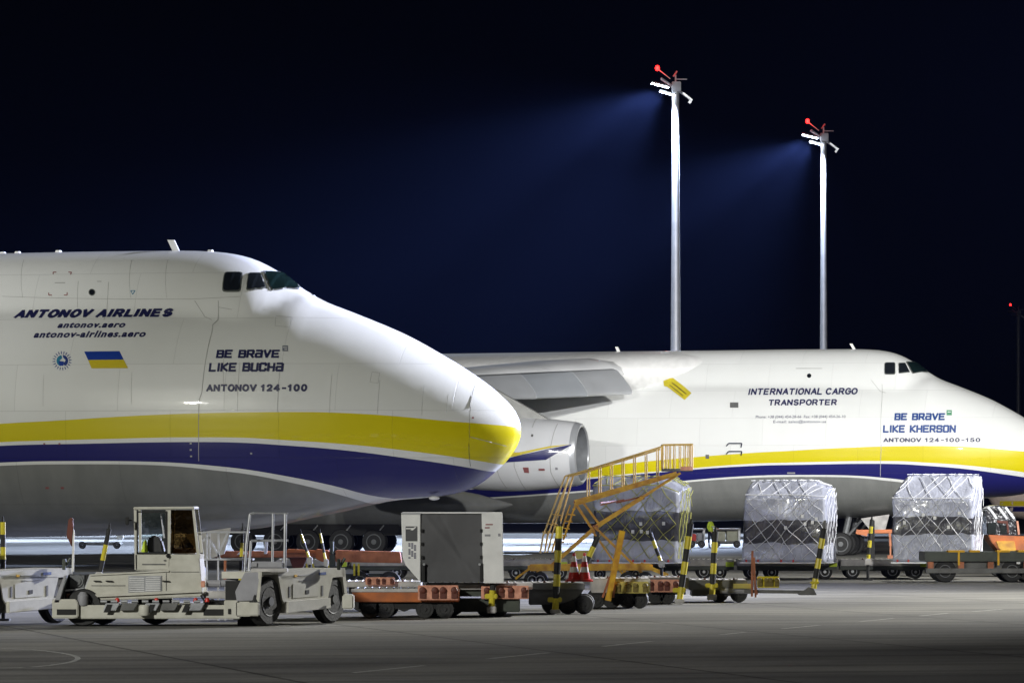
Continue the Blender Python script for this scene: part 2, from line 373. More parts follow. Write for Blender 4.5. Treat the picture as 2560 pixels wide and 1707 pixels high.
yb = curve_px([(0, 1105), (150, 1100), (300, 1096), (450, 1093), (600, 1093.5), (700, 1099), (858, 1109.5), (1016, 1126), (1174, 1148), (1248, 1160), (1262, 1163)], [(19, 4.09), (23.5, 3.7), (31, 3.12), (40, 2.9), (70, 2.9)])
bt = curve_px([(0, 1114), (200, 1109), (480, 1104.5), (600, 1106), (700, 1112), (850, 1124), (1016, 1145), (1174, 1169), (1224, 1178), (1250, 1183)], [(19, 4.03), (23.5, 3.63), (31, 3.06), (40, 2.85), (70, 2.85)])
bb = curve_px([(0, 1156), (200, 1152), (350, 1153), (450, 1157), (544, 1165), (600, 1171), (700, 1187), (830, 1213), (950, 1242), (985, 1246)], [(19, 3.52), (23.5, 3.1), (31, 2.67), (40, 2.5), (70, 2.5)])
gt = curve_px([(0, 1164), (200, 1160), (350, 1161), (450, 1166), (544, 1176), (600, 1182), (700, 1200), (830, 1231), (938, 1258)], [(19, 3.44), (23.5, 3.02), (31, 2.6), (40, 2.43), (70, 2.43)])
bb = [(0, 2.9), (1.6, 2.93), (3.0, 2.86)]+[p for p in bb if p[0] > 3.4]
gt = [(0, 1.0), (3.4, 1.5)]+[p for p in gt if p[0] > 4.0]
yb = [(0, yb[0][1]-.05)]+yb; bt = [(0, bt[0][1]-.05)]+bt; yt = [(0, yt[0][1]-.02)]+yt
def hull_mat(name, base=(.78, .79, .78)):
    m = bpy.data.materials.new(name); m.use_nodes = True; nt = m.node_tree; b = nt.nodes['Principled BSDF']; N = nt.nodes.new; L = nt.links.new
    tc = N('ShaderNodeTexCoord'); sp = N('ShaderNodeSeparateXYZ'); L(tc.outputs['Object'], sp.inputs[0])
    def mth(op, a, c=None, d=None):
        n = N('ShaderNodeMath'); n.operation = op
        for i, v in enumerate((a, c, d)):
            if v is None: continue
            if isinstance(v, (int, float)): n.inputs[i].default_value = v
            else: L(v, n.inputs[i])
        return n.outputs[0]
    u = mth('MULTIPLY', sp.outputs['X'], -1/70); z = sp.outputs['Z']
    nz = N('ShaderNodeTexNoise'); nz.inputs['Scale'].default_value = .6; nz.inputs['Detail'].default_value = 7; L(tc.outputs['Object'], nz.inputs['Vector'])
    mps = N('ShaderNodeMapping'); mps.inputs['Scale'].default_value = (1.2, 1, .15); L(tc.outputs['Object'], mps.inputs[0])
    n2 = N('ShaderNodeTexNoise'); n2.inputs['Scale'].default_value = 1.6; n2.inputs['Detail'].default_value = 5; L(mps.outputs[0], n2.inputs['Vector'])
    w = N('ShaderNodeMix'); w.data_type = 'RGBA'; w.inputs[6].default_value = (*[x*.9 for x in base], 1); w.inputs[7].default_value = (*base, 1)
    L(mth('MULTIPLY', mth('ADD', nz.outputs['Fac'], n2.outputs['Fac']), .5), w.inputs[0])
    cur = w.outputs[2]
    gm = N('ShaderNodeMix'); gm.data_type = 'RGBA'; gm.inputs[6].default_value = (.15, .155, .15, 1); gm.inputs[7].default_value = (.25, .255, .245, 1); L(n2.outputs['Fac'], gm.inputs[0])
    for pts, col in ((yt, (.62, .53, .004)), (yb, None), (bt, (.013, .013, .125)), (bb, None), (gt, 'g')):
        fc = N('ShaderNodeFloatCurve'); cm = fc.mapping.curves[0]
        pp = [(max(0, a)/70, c/12) for a, c in pts]
        while len(cm.points) < len(pp): cm.points.new(.5, .5)
        fc.mapping.use_clip = False
        for q, (a, c) in zip(cm.points, pp): q.location = (a, c); q.handle_type = 'AUTO_CLAMPED'
        fc.mapping.update(); L(u, fc.inputs['Value'])
        msk = mth('GREATER_THAN', mth('MULTIPLY', fc.outputs[0], 12.0), z)
        mx = N('ShaderNodeMix'); mx.data_type = 'RGBA'; L(msk, mx.inputs[0]); L(cur, mx.inputs[6])
        if col is None: L(w.outputs[2], mx.inputs[7])
        elif col == 'g': L(gm.outputs[2], mx.inputs[7])
        else: mx.inputs[7].default_value = (*col, 1)
        cur = mx.outputs[2]
    # skin panels and lap joints in side view
    cb = N('ShaderNodeCombineXYZ'); L(sp.outputs['X'], cb.inputs[0]); L(z, cb.inputs[1])
    br = N('ShaderNodeTexBrick'); br.inputs['Scale'].default_value = 1; br.inputs['Brick Width'].default_value = 3.1; br.inputs['Row Height'].default_value = 1.33
    br.inputs['Mortar Size'].default_value = .009; br.inputs['Mortar Smooth'].default_value = .3; br.inputs['Color1'].default_value = (1, 1, 1, 1); br.inputs['Color2'].default_value = (.95, .955, .95, 1); br.inputs['Mortar'].default_value = (.8, .8, .8, 1)
    L(cb.outputs[0], br.inputs['Vector'])
    ml = N('ShaderNodeMix'); ml.data_type = 'RGBA'; ml.blend_type = 'MULTIPLY'; ml.inputs[0].default_value = 1; L(cur, ml.inputs[6]); L(br.outputs['Color'], ml.inputs[7])
    L(ml.outputs[2], b.inputs['Base Color'])
    b.inputs['Roughness'].default_value = .33; b.inputs['Coat Weight'].default_value = .3; b.inputs['Coat Roughness'].default_value = .05; b.inputs['Specular IOR Level'].default_value = .25
    ns = N('ShaderNodeTexNoise'); ns.inputs['Scale'].default_value = 1.1; ns.inputs['Detail'].default_value = 3; L(tc.outputs['Object'], ns.inputs['Vector'])
    bp = N('ShaderNodeBump'); bp.inputs['Strength'].default_value = .5; bp.inputs['Distance'].default_value = .012
    L(mth('ADD', mth('ADD', ns.outputs['Fac'], mth('MULTIPLY', mth('SINE', mth('MULTIPLY', z, 15.0)), .12)), mth('MULTIPLY', br.outputs['Fac'], -.5)), bp.inputs['Height']); L(bp.outputs[0], b.inputs['Normal']); L(bp.outputs[0], b.inputs['Coat Normal'])
    return m
HM = hull_mat('hull_paint')
def hull_mesh(u0=0, u1=66):
    bm = bmesh.new(); st = [0, .006, .02, .05, .1, .17, .26, .38, .52, .7, .9, 1.12, 1.36]+[1.6+.25*i for i in range(66)]+[18+1.0*i for i in range(1, 49)]
    rings = []
    for u in st:
        s = section(u); ring = [bm.verts.new((-u, -w, z)) for w, z in s]; ring += [bm.verts.new((-u, w, z)) for w, z in s[-2:0:-1]]
        rings.append(ring)
    n = len(rings[0])
    for a, b in zip(rings, rings[1:]):
        for k in range(n): bm.faces.new((a[k], a[(k+1) % n], b[(k+1) % n], b[k]))
    bm.faces.new(rings[0]); bm.faces.new(rings[-1][::-1])
    bmesh.ops.recalc_face_normals(bm, faces=bm.faces)
    for f in bm.faces: f.smooth = True
    me = bpy.data.meshes.new('fuselage'); bm.to_mesh(me); bm.free(); me.materials.append(HM); return me
HULL = hull_mesh()
def surf(u, z, off=.012):                        # point on the starboard skin, lifted along its normal
    w = halfw(u, z); e = .05
    wz = (halfw(u, z+e)-halfw(u, z-e))/(2*e); wu = (halfw(u+.15, z)-halfw(max(0, u-.15), z))/(.15+min(u, .15))
    n = Vector((wu, -1, -wz)).normalized()
    return Vector((-u, -w, z))+n*off
def surf_patch(name, polys, m, parent, off=.012, cell=.12):
    """polys: outlines in (u, z); the patch is cut fine enough to follow the skin"""
    bm = bmesh.new()
    for q in polys:
        try: bm.faces.new([bm.verts.new((u, z, 0)) for u, z in q])
        except ValueError: pass
    lo = [min(v.co[i] for v in bm.verts) for i in (0, 1)]; hi = [max(v.co[i] for v in bm.verts) for i in (0, 1)]
    for i in (0, 1):
        k = lo[i]+cell
        while k < hi[i]:
            no = [0, 0, 0]; no[i] = 1; co = [0, 0, 0]; co[i] = k
            bmesh.ops.bisect_plane(bm, geom=bm.verts[:]+bm.edges[:]+bm.faces[:], plane_co=co, plane_no=no); k += cell
    bmesh.ops.triangulate(bm, faces=bm.faces)
    for v in bm.verts: v.co = surf(v.co.x, v.co.y, off)
    bmesh.ops.recalc_face_normals(bm, faces=bm.faces)
    for f in bm.faces: f.smooth = False
    me = bpy.data.meshes.new(name); bm.to_mesh(me); bm.free(); me.materials.append(m)
    o = bpy.data.objects.new(name, me); C.objects.link(o); o.parent = parent; return o
def text_polys(body, bold=.02, shear=0.):
    c = bpy.data.curves.new('t', 'FONT'); c.body = body; c.size = 1; c.offset = bold; c.shear = shear; c.space_character = 1.16 if bold > .03 else 1.0; c.resolution_u = 3; c.fill_mode = 'FRONT'
    o = bpy.data.objects.new('t', c); C.objects.link(o); bpy.context.view_layer.update()
    me = bpy.data.meshes.new_from_object(o.evaluated_get(bpy.context.evaluated_depsgraph_get()))
    vs = [v.co.copy() for v in me.vertices]; fs = [list(p.vertices) for p in me.polygons]
    bpy.data.objects.remove(o); bpy.data.curves.remove(c); bpy.data.meshes.remove(me); return vs, fs
def fit(vs, x0, x1, y0, y1):
    ax, bx = min(v.x for v in vs), max(v.x for v in vs); ay, by = min(v.y for v in vs), max(v.y for v in vs)
    return [((v.x-ax)/(bx-ax)*(x1-x0)+x0, (v.y-ay)/(by-ay)*(y1-y0)+y0) for v in vs]
def writing(pl, root, body, box, m, bold=.02, shear=0., name='lettering', off=.014):
    """box: left, top, right, bottom of the words in the photo"""
    vs, fs = text_polys(body, bold, shear); l, t, r, b = box
    ul, zt1 = pl.near(l, t); ur, _ = pl.near(r, t); _, zb1 = pl.near((l+r)/2, b); _, zt1 = pl.near((l+r)/2, t)
    pts = fit(vs, -ul, -ur, zb1, zt1)
    bm = bmesh.new(); V = [bm.verts.new(surf(-x, z, off)) for x, z in pts]
    for f in fs:
        try: bm.faces.new([V[i] for i in f])
        except ValueError: pass
    me = bpy.data.meshes.new(name); bm.to_mesh(me); bm.free(); me.materials.append(m)
    o = bpy.data.objects.new(name, me); C.objects.link(o); o.parent = root; return o
G = {'B': [[(0, 0), (0, 1.4), (.85, 1.4), (.97, 1.28), (.97, .84), (.8, .72), (0, .72)], [(.8, .72), (1, .58), (1, .12), (.88, 0), (0, 0)]],
     'E': [[(1, 0), (0, 0), (0, 1.4), (1, 1.4)], [(0, .72), (.85, .72)]], 'R': [[(0, 0), (0, 1.4), (.85, 1.4), (.97, 1.28), (.97, .8), (.85, .66), (0, .66)], [(.5, .66), (1, 0)]],
     'a': [[(.1, 1.4), (.85, 1.4), (1, 1.25), (1, 0), (.15, 0), (0, .15), (0, .6), (.12, .75), (1, .75)]], 'V': [[(0, 1.4), (.5, 0), (1, 1.4)]],
     'L': [[(0, 1.4), (0, 0), (.95, 0)]], 'I': [[(.08, 0), (.08, 1.4)]], 'K': [[(0, 0), (0, 1.4)], [(1, 1.4), (.15, .7), (1, 0)]],
     'U': [[(0, 1.4), (0, .12), (.14, 0), (.86, 0), (1, .12), (1, 1.4)]], 'C': [[(1, 1.05), (1, 1.28), (.86, 1.4), (.14, 1.4), (0, 1.28), (0, .12), (.14, 0), (.86, 0), (1, .12), (1, .35)]],
     'H': [[(0, 0), (0, 1.4)], [(1, 0), (1, 1.4)], [(0, .7), (1, .7)]], 'N': [[(0, 0), (0, 1.4), (1, 0), (1, 1.4)]],
     'O': [[(.14, 0), (0, .12), (0, 1.28), (.14, 1.4), (.86, 1.4), (1, 1.28), (1, .12), (.86, 0), (.14, 0)]],
     'S': [[(1, 1.15), (1, 1.28), (.86, 1.4), (.14, 1.4), (0, 1.28), (0, .84), (.14, .72), (.86, .72), (1, .6), (1, .12), (.86, 0), (.14, 0), (0, .12), (0, .25)]]}
def arc_(cx, cy, rx, ry, a0, a1, n=10): return [(cx+rx*math.cos(math.radians(a0+(a1-a0)*k/n)), cy+ry*math.sin(math.radians(a0+(a1-a0)*k/n))) for k in range(n+1)]
RG = {'A': [[(0, 0), (.55, 1.4)], [(.55, 1.4), (1.1, 0)], [(.22, .42), (.88, .42)]], 'N': [[(0, 0), (0, 1.4)], [(.05, 1.35), (.95, .05)], [(1, 0), (1, 1.4)]], 'T': [[(0, 1.4), (1, 1.4)], [(.5, 1.3), (.5, 0)]],
      'O': [arc_(.52, .7, .56, .72, 0, 360, 18)], 'V': [[(0, 1.4), (.55, 0)], [(.55, 0), (1.1, 1.4)]], 'I': [[(.08, 0), (.08, 1.4)]], 'L': [[(0, 1.4), (0, 0), (.85, 0)]], 'E': [[(.9, 0), (0, 0), (0, 1.4), (.9, 1.4)], [(0, .72), (.8, .72)]],
      'R': [[(0, 0), (0, 1.4), (.6, 1.4)]+arc_(.6, 1.03, .36, .37, 80, -90, 7)+[(.1, .66)], [(.55, .64), (1, 0)]], 'P': [[(0, 0), (0, 1.4), (.6, 1.4)]+arc_(.6, 1.0, .38, .4, 80, -90, 7)+[(.1, .6)]],
      'S': [arc_(.5, 1.04, .42, .37, 25, 270, 9)+arc_(.5, .36, .46, .36, 80, -155, 9)], 'C': [arc_(.55, .7, .56, .72, 45, 315, 14)], 'G': [arc_(.55, .7, .56, .72, 45, 345, 15)+[(1.08, .7), (.65, .7)]],
      '1': [[(.15, 1.05), (.5, 1.4), (.5, 0)]], '2': [arc_(.5, 1.0, .42, .4, 170, -35, 8)+[(.1, 0), (.95, 0)]], '4': [[(.7, 0), (.7, 1.4), (0, .38), (1, .38)]], '0': [arc_(.5, .7, .45, .72, 0, 360, 18)], '-': [[(.2, .6), (.75, .6)]], '5': [[(.9, 1.4), (.2, 1.4), (.12, .8)]+arc_(.48, .42, .46, .42, 110, -150, 9)]}
def block_writing(pl, root, body, box, m, name='lettering', sw=.42, shear=0., adv=1.5, glyphs=None, gap=1.0):
    quads = []; x = 0; GG = glyphs or G
    for ch in body:
        if ch == ' ': x += gap; continue
        for line in GG[ch]:
            for i, (p, q) in enumerate(zip(line, line[1:])):
                p, q = Vector((p[0]+x, p[1], 0)), Vector((q[0]+x, q[1], 0)); d = (q-p).normalized()*sw/2; nn = Vector((-d.y, d.x, 0))
                p -= d*.8; q += d*.8; quads.append([p-nn, q-nn, q+nn, p+nn])
        x += (adv-.85 if ch == 'I' else adv-.25 if ch in 'L1' and glyphs else adv-.3 if ch == '-' else adv)
    l, t, r, b = box; ul, _ = pl.near(l, t); ur, _ = pl.near(r, t); _, z1 = pl.near((l+r)/2, t); _, z0 = pl.near((l+r)/2, b)
    pts = fit([Vector((v.x+shear*v.y, v.y, 0)) for q in quads for v in q], -ul, -ur, z0, z1); bm = bmesh.new()
    for i in range(len(quads)):
        off = .012+(i % 7)*.0025
        bm.faces.new([bm.verts.new(surf(-X, zz, off)) for X, zz in pts[4*i:4*i+4]])
    me = bpy.data.meshes.new(name); bm.to_mesh(me); bm.free(); me.materials.append(m)
    o = bpy.data.objects.new(name, me); C.objects.link(o); o.parent = root; return o
def pxpoly(pl, pts): return [pl.near(x, y) for x, y in pts]
def ln(pl, root, pts, wpx, m, name='panel_seam', off=.01):
    polys = []
    for (x0, y0), (x1, y1) in zip(pts, pts[1:]):
        d = Vector((x1-x0, y1-y0)).normalized()*wpx/2; n = Vector((-d.y, d.x))
        polys.append(pxpoly(pl, [(x0+n.x, y0+n.y), (x1+n.x, y1+n.y), (x1-n.x, y1-n.y), (x0-n.x, y0-n.y)]))
    return surf_patch(name, polys, m, root, off)
M['seam'] = mat('panel_gap', (.42, .42, .41), .7); M['seamd'] = mat('dark_panel_gap', (.1, .1, .1), .7)
M['wframe'] = mat('window_surround', (.1, .11, .1), .5)
def scale_poly(p, k):
    cx = sum(a for a, b in p)/len(p); cz = sum(b for a, b in p)/len(p); return [(cx+(a-cx)*k, cz+(b-cz)*k) for a, b in p]
def rounded(p, r=.2, n=4):
    out = []
    for i in range(len(p)):
        a, b, c = [Vector(p[(i+j) % len(p)]) for j in (-1, 0, 1)]
        for k in range(n+1):
            t = k/n; q0 = b.lerp(a, r*(1-t)); q1 = b.lerp(c, r*t)
            q = (b.lerp(a, r)*(1-t)**2+b*2*t*(1-t)+b.lerp(c, r)*t*t); out.append((q.x, q.y))
    return out
WINA = rounded(pxpoly(A, [(561, 681), (607, 681), (601, 731), (555, 731)]), .18)
WINB = rounded(pxpoly(A, [(621, 683), (650, 683), (665, 722), (615, 727)]), .08)
WINC = rounded(pxpoly(A, [(657, 678), (706, 681), (757, 725), (722, 722), (677, 728)]), .06)
def aircraft(pl, label):
    t = thing('cargo_aircraft', label, 'aircraft', (pl.X, pl.Y, 0), -TH, 'white cargo aircraft with yellow and blue stripes')
    f = bpy.data.objects.new('fuselage', HULL); C.objects.link(f); f.parent = t
    for w, g in ((WINA, 'glass'), (WINB, 'glass'), (WINC, 'green_glass')):
        fr = surf_patch('window', [scale_poly(w, 1.0)], M['wframe'], t, .03, .06)
        pn = surf_patch('pane', [scale_poly(w, .88)], M[g], fr, .055, .06)
    # tail fin and nose gear
    MB().prism([(-57, 9), (-50, 9.3), (-60, 20.5), (-65.5, 20.5), (-65, 9)], -.35, .35, .2).build('tail_fin', M['white'], t)
    for s in (-1, 1):
        gleg = MB().tube((-10.2, s*1.05, 1.9), (-10.5, s*1.05, .6), .16).tube((-9.6, s*1.05, 1.7), (-10.4, s*1.05, .8), .07).tube((-10.5, s*1.05-.45, .56), (-10.5, s*1.05+.45, .56), .09)
        gleg.build('nose_gear_leg', M['hub'], t, True)
        for e in (-.42, .42): wheel(t, -10.5, s*1.05+e, .56, .56, .4, .6)
    MB().prism([(-9.5, 1.8), (-8.1, 2.0), (-8.3, 1.25), (-8.9, 1.05)], -1.75, -1.7).build('gear_door', M['palegrey'], t)
    # main gear: sponson and five wheels a side
    for s in (-1, 1):
        sp = MB(); prof = [(.05, -26.5), (.55, -28.2), (1.0, -30.5), (1.2, -33), (1.2, -40), (1.0, -43.5), (.45, -46), (.05, -48)]
        sp.lathe([(r, x) for r, x in prof], (0, 0, 0), 'X', 24).xf(Matrix.Translation((0, s*3.3, 2.45))@Matrix.Diagonal((1, .75, .95, 1)))
        sp.build('gear_fairing', M['sponson'], t, True)
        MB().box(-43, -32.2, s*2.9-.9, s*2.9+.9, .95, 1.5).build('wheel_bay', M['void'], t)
        for k in range(5):
            x = -33.4-1.7*k
            MB().tube((x+.5, s*3.3, 1.7), (x, s*3.3, .7), .12).tube((x+.5, s*3.75, 1.45), (x+.1, s*3.75, 1.0), .06).box(x+.1, x+.5, s*3.7-.05, s*3.7+.05, 1.1, 1.25).build('main_gear_leg', M['steel'], t)
            wheel(t, x, s*3.65, .63, .635, .45, .55)
    return t
M['sponson'] = mat('sponson_grey', (.2, .205, .2), .4, var=.06, coat=.3)
pa = aircraft(A, 'near white cargo aircraft with large dark blue lettering and a flag on its side')
pb = aircraft(B, 'far white cargo aircraft behind the netted pallets, with silver wing slats and an engine')
def blade(root, pl, pts, w=.03, name='antenna', m='white'):
    q = [pl.uz(x, y) for x, y in pts]; MB().prism([(-u, z) for u, z in q], -w, w).build(name, M[m], root)
blade(pa, A, [(419, 600), (436, 600), (449, 628), (432, 628)])
for x, y in ((3, 631), (40, 630), (142, 627), (522, 626)):
    blade(pa, A, [(x, y-1), (x+9, y-1), (x+11, y+4), (x-2, y+4)], .08, 'skin_fitting')
blade(pa, A, [(776, 735), (786, 738), (790, 748), (776, 744)], .06, 'wiper_housing')
# lettering and marks, near aircraft
block_writing(A, pa, 'ANTONOV AIRLINES', (41, 772.5, 435, 795), M['navy'], sw=.52, shear=.2, adv=1.72, glyphs=RG, gap=.7)
writing(A, pa, 'antonov.aero', (148, 806, 316, 820), M['navy'], .04, .2)
writing(A, pa, 'antonov-airlines.aero', (88.6, 827, 367, 844), M['navy'], .04, .2)
block_writing(A, pa, 'BE BRaVE', (543, 874, 700, 896), M['navy'])
block_writing(A, pa, 'LIKE BUCHa', (524, 906, 711, 930), M['navy'])
block_writing(A, pa, 'ANTONOV 124-100', (516, 960, 769, 979), M['navy'], sw=.46, adv=1.62, glyphs=RG, gap=.7)
e1 = surf_patch('small_square_emblem', [pxpoly(A, [(706, 864), (720, 864), (720, 878), (706, 878)])], mat('emblem_grey', (.2, .22, .27), .5), pa)
surf_patch('emblem_bar', [pxpoly(A, [(708, 868), (718, 868), (718, 870), (708, 870)]), pxpoly(A, [(711, 873), (718, 873), (718, 875), (711, 875)])], M['white'], e1, .02)
fl = surf_patch('flag', [pxpoly(A, [(211, 879), (299, 878), (309.5, 899), (220.5, 900)])], M['flagblue'], pa)
surf_patch('flag_lower_half', [pxpoly(A, [(220.5, 900), (309.5, 899), (320.5, 920.5), (229, 921)])], M['flagyellow'], pa)
# round emblem: a ring of rays round a disc cut by a pale swirl
M['teal'] = mat('emblem_teal', (.02, .22, .38), .4); M['emblue'] = mat('emblem_blue', (.02, .05, .25), .4)
cx, cy_ = 155.5, 902
def circ(r, a0=0, a1=360, n=24): return [(cx+r*math.cos(math.radians(a0+(a1-a0)*k/n)), cy_-r*math.sin(math.radians(a0+(a1-a0)*k/n))) for k in range(n+1)]
em = surf_patch('round_emblem', [pxpoly(A, circ(14, 95, 255)+[(cx-2, cy_+6), (cx-6, cy_-1), (cx, cy_-6)])], M['teal'], pa)
surf_patch('emblem_swirl', [pxpoly(A, circ(15, -60, 85)+[(cx+3, cy_-8), (cx+9, cy_-1), (cx+3, cy_+8)])], M['emblue'], em, .014)
surf_patch('emblem_swirl', [pxpoly(A, [(cx-9, cy_+1), (cx+5, cy_+2), (cx+3, cy_+13), (cx-6, cy_+12)])], M['flagblue'], em, .018)
rays = []
for k in range(20):
    a = math.radians(k*18+5); ca, sa = math.cos(a), math.sin(a)
    rays.append(pxpoly(A, [(cx+17*ca-1.3*sa, cy_-17*sa-1.3*ca), (cx+24*ca-.7*sa, cy_-24*sa-.7*ca), (cx+24*ca+.7*sa, cy_-24*sa+.7*ca), (cx+17*ca+1.3*sa, cy_-17*sa+1.3*ca)]))
surf_patch('emblem_rays', rays, M['emblue'], em, .012)
# porthole, rescue corners, seams
ph = [(230+8.5*math.cos(k*.3307), 731-8.5*math.sin(k*.3307)) for k in range(19)]
o = surf_patch('porthole', [pxpoly(A, ph)], M['wframe'], pa)
surf_patch('porthole_pane', [pxpoly(A, [(230+(x-230)*.75, 731+(y-731)*.75) for x, y in ph])], M['glass'], o, .02)
M['mark'] = mat('faded_red_mark', (.3, .1, .1), .5)
for pts in ([(133, 686), (133, 681), (141, 681)], [(171, 681), (179, 681), (176, 687)], [(122, 732), (122, 738), (130, 738)], [(160, 738), (168, 738), (168, 731)]): ln(A, pa, pts, 2.2, M['mark'], 'rescue_mark')
ln(A, pa, [(137, 707.5), (163, 707.5)], 2.2, M['seam'], 'stencil_mark'); ln(A, pa, [(243, 704), (254, 704)], 2, M['seam'], 'stencil_mark')
ln(A, pa, [(327, 727), (338, 727), (332, 736), (327, 727)], 1.6, M['teal'], 'stencil_mark')
seam = M['seam']
ln(A, pa, [(546, 752), (545, 800), (532, 812), (530, 830), (505, 980), (498, 1000), (497, 1100), (497, 1152)], 1.6, seam)
ln(A, pa, [(487, 752), (512, 792), (530, 800)], 1.3, seam)
ln(A, pa, [(546, 768), (580, 774)], 1.3, seam)
ln(A, pa, [(272, 705), (270, 736), (260, 800)], 1.1, seam); ln(A, pa, [(196, 703), (194, 770)], .8, seam)
ln(A, pa, [(1189, 960), (1176, 1020), (1173, 1090), (1176, 1165)], .9, M['seamd'])
ln(A, pa, [(1176, 1092), (1220, 1103), (1272, 1116)], 1.2, M['seam'])
ln(A, pa, [(1120, 985), (1116, 1030)], .9, seam)
for xs in (60, 330, 420): ln(A, pa, [(xs, 650), (xs-3, 745)], .6, seam)
for xs in (600, 700, 830, 950, 1060): ln(A, pa, [(xs, 905+(xs-600)*.13), (xs-6, 1028+(xs-600)*.02)], .6, seam)
ln(A, pa, [(5, 741), (120, 745), (300, 748), (480, 748), (600, 742)], 1.0, seam)
for pts in ([(560, 880), (559, 960)], [(330, 930), (329, 1010)], [(110, 935), (108, 1015)]): ln(A, pa, pts, .6, seam)
ln(A, pa, [(930, 930), (925, 955), (945, 958), (949, 932), (930, 930)], .7, seam, 'access_panel'); ln(A, pa, [(690, 790), (688, 815), (725, 818), (728, 793), (690, 790)], .8, seam, 'access_panel')
for q in ((1182, 1044), (628, 1133), (477, 1108), (477, 1124), (478, 1140), (111, 1109), (149, 1109)): ln(A, pa, [(q[0]-2.5, q[1]), (q[0]+2.5, q[1])], 4, M['mark'] if q[0] < 200 or q[0] > 1000 else seam, 'skin_port')
ln(A, pa, [(114, 1219), (122, 1219)], 5, M['mark'], 'skin_port'); ln(A, pa, [(152, 1219), (160, 1219)], 5, M['mark'], 'skin_port')
MB().sphere((-A.uz(1100, 1240)[0], -.6, A.uz(1100, 1246)[1]+.02), .09, (1.8, 1, .7)).build('belly_fairing', M['white'], pa, True)
# ------------------------------------------------------------------ far aircraft: marks, wing, engines
block_writing(B, pb, 'INTERNATIONAL CARGO', (1874, 970, 2146, 987.5), M['navy'], sw=.37, adv=1.55, glyphs=RG, gap=.75)
block_writing(B, pb, 'TRANSPORTER', (1923, 998, 2094, 1014), M['navy'], sw=.37, adv=1.55, glyphs=RG)
writing(B, pb, 'Phone: +38 (044) 454-28-66  Fax: +38 (044) 454-26-10', (1890, 1038, 2114, 1047), M['navy'], .0)
writing(B, pb, 'E-mail: sales@antonov.ua', (1934, 1050, 2066, 1059), M['navy'], .0)
block_writing(B, pb, 'BE BRaVE', (2237, 1032, 2363, 1051), M['blue'])
block_writing(B, pb, 'LIKE KHERSON', (2208, 1061.5, 2391, 1082), M['blue'])
block_writing(B, pb, 'ANTONOV 124-100-150', (2208, 1094, 2451, 1105), M['navy'], sw=.37, adv=1.55, glyphs=RG, gap=.75)
e2 = surf_patch('small_square_emblem', [pxpoly(B, [(2366.5, 1025), (2379.5, 1025), (2379.5, 1038), (2366.5, 1038)])], mat('emblem_green', (.1, .32, .18), .5), pb)
surf_patch('emblem_bar', [pxpoly(B, [(2369, 1029), (2377, 1029), (2377, 1031), (2369, 1031)])], M['white'], e2, .02)
ln(B, pb, [(2205, 960), (2205, 1000), (2203, 1120), (2201, 1190)], 1.2, M['seam'])
ln(B, pb, [(2178, 950), (2200, 978), (2215, 982)], 1, M['seam'])
o = surf_patch('porthole', [pxpoly(B, [(2023+5.5*math.cos(k*.4), 939-5.5*math.sin(k*.4)) for k in range(16)])], M['glass'], pb)
surf_patch('hatch', [pxpoly(B, [(1825, 1006), (1846, 1006), (1846, 1019), (1825, 1019)])], M['dgrey'], pb)
ln(B, pb, [(1990, 921), (2055, 921)], 1.6, M['seam'], 'stencil_mark')
surf_patch('skin_port', [pxpoly(B, [(1764, 1136), (1773, 1136), (1773, 1146), (1764, 1146)])], M['dgrey'], pb)
surf_patch('stencil_mark', [pxpoly(B, [(1968, 1180), (1988, 1180), (1988, 1184), (1968, 1184)])], M['grey'], pb, .016)
for y in (1108, 1128): ln(B, pb, [(1816, y+7), (1822, y), (1855, y), (1853, y+10)], 3, M['trouser'], 'pitot_probe', .05)
Dm = 229.
def loc_b(px, py, w): u, z = B.uz(px, py, w); return (-u, -w, z)
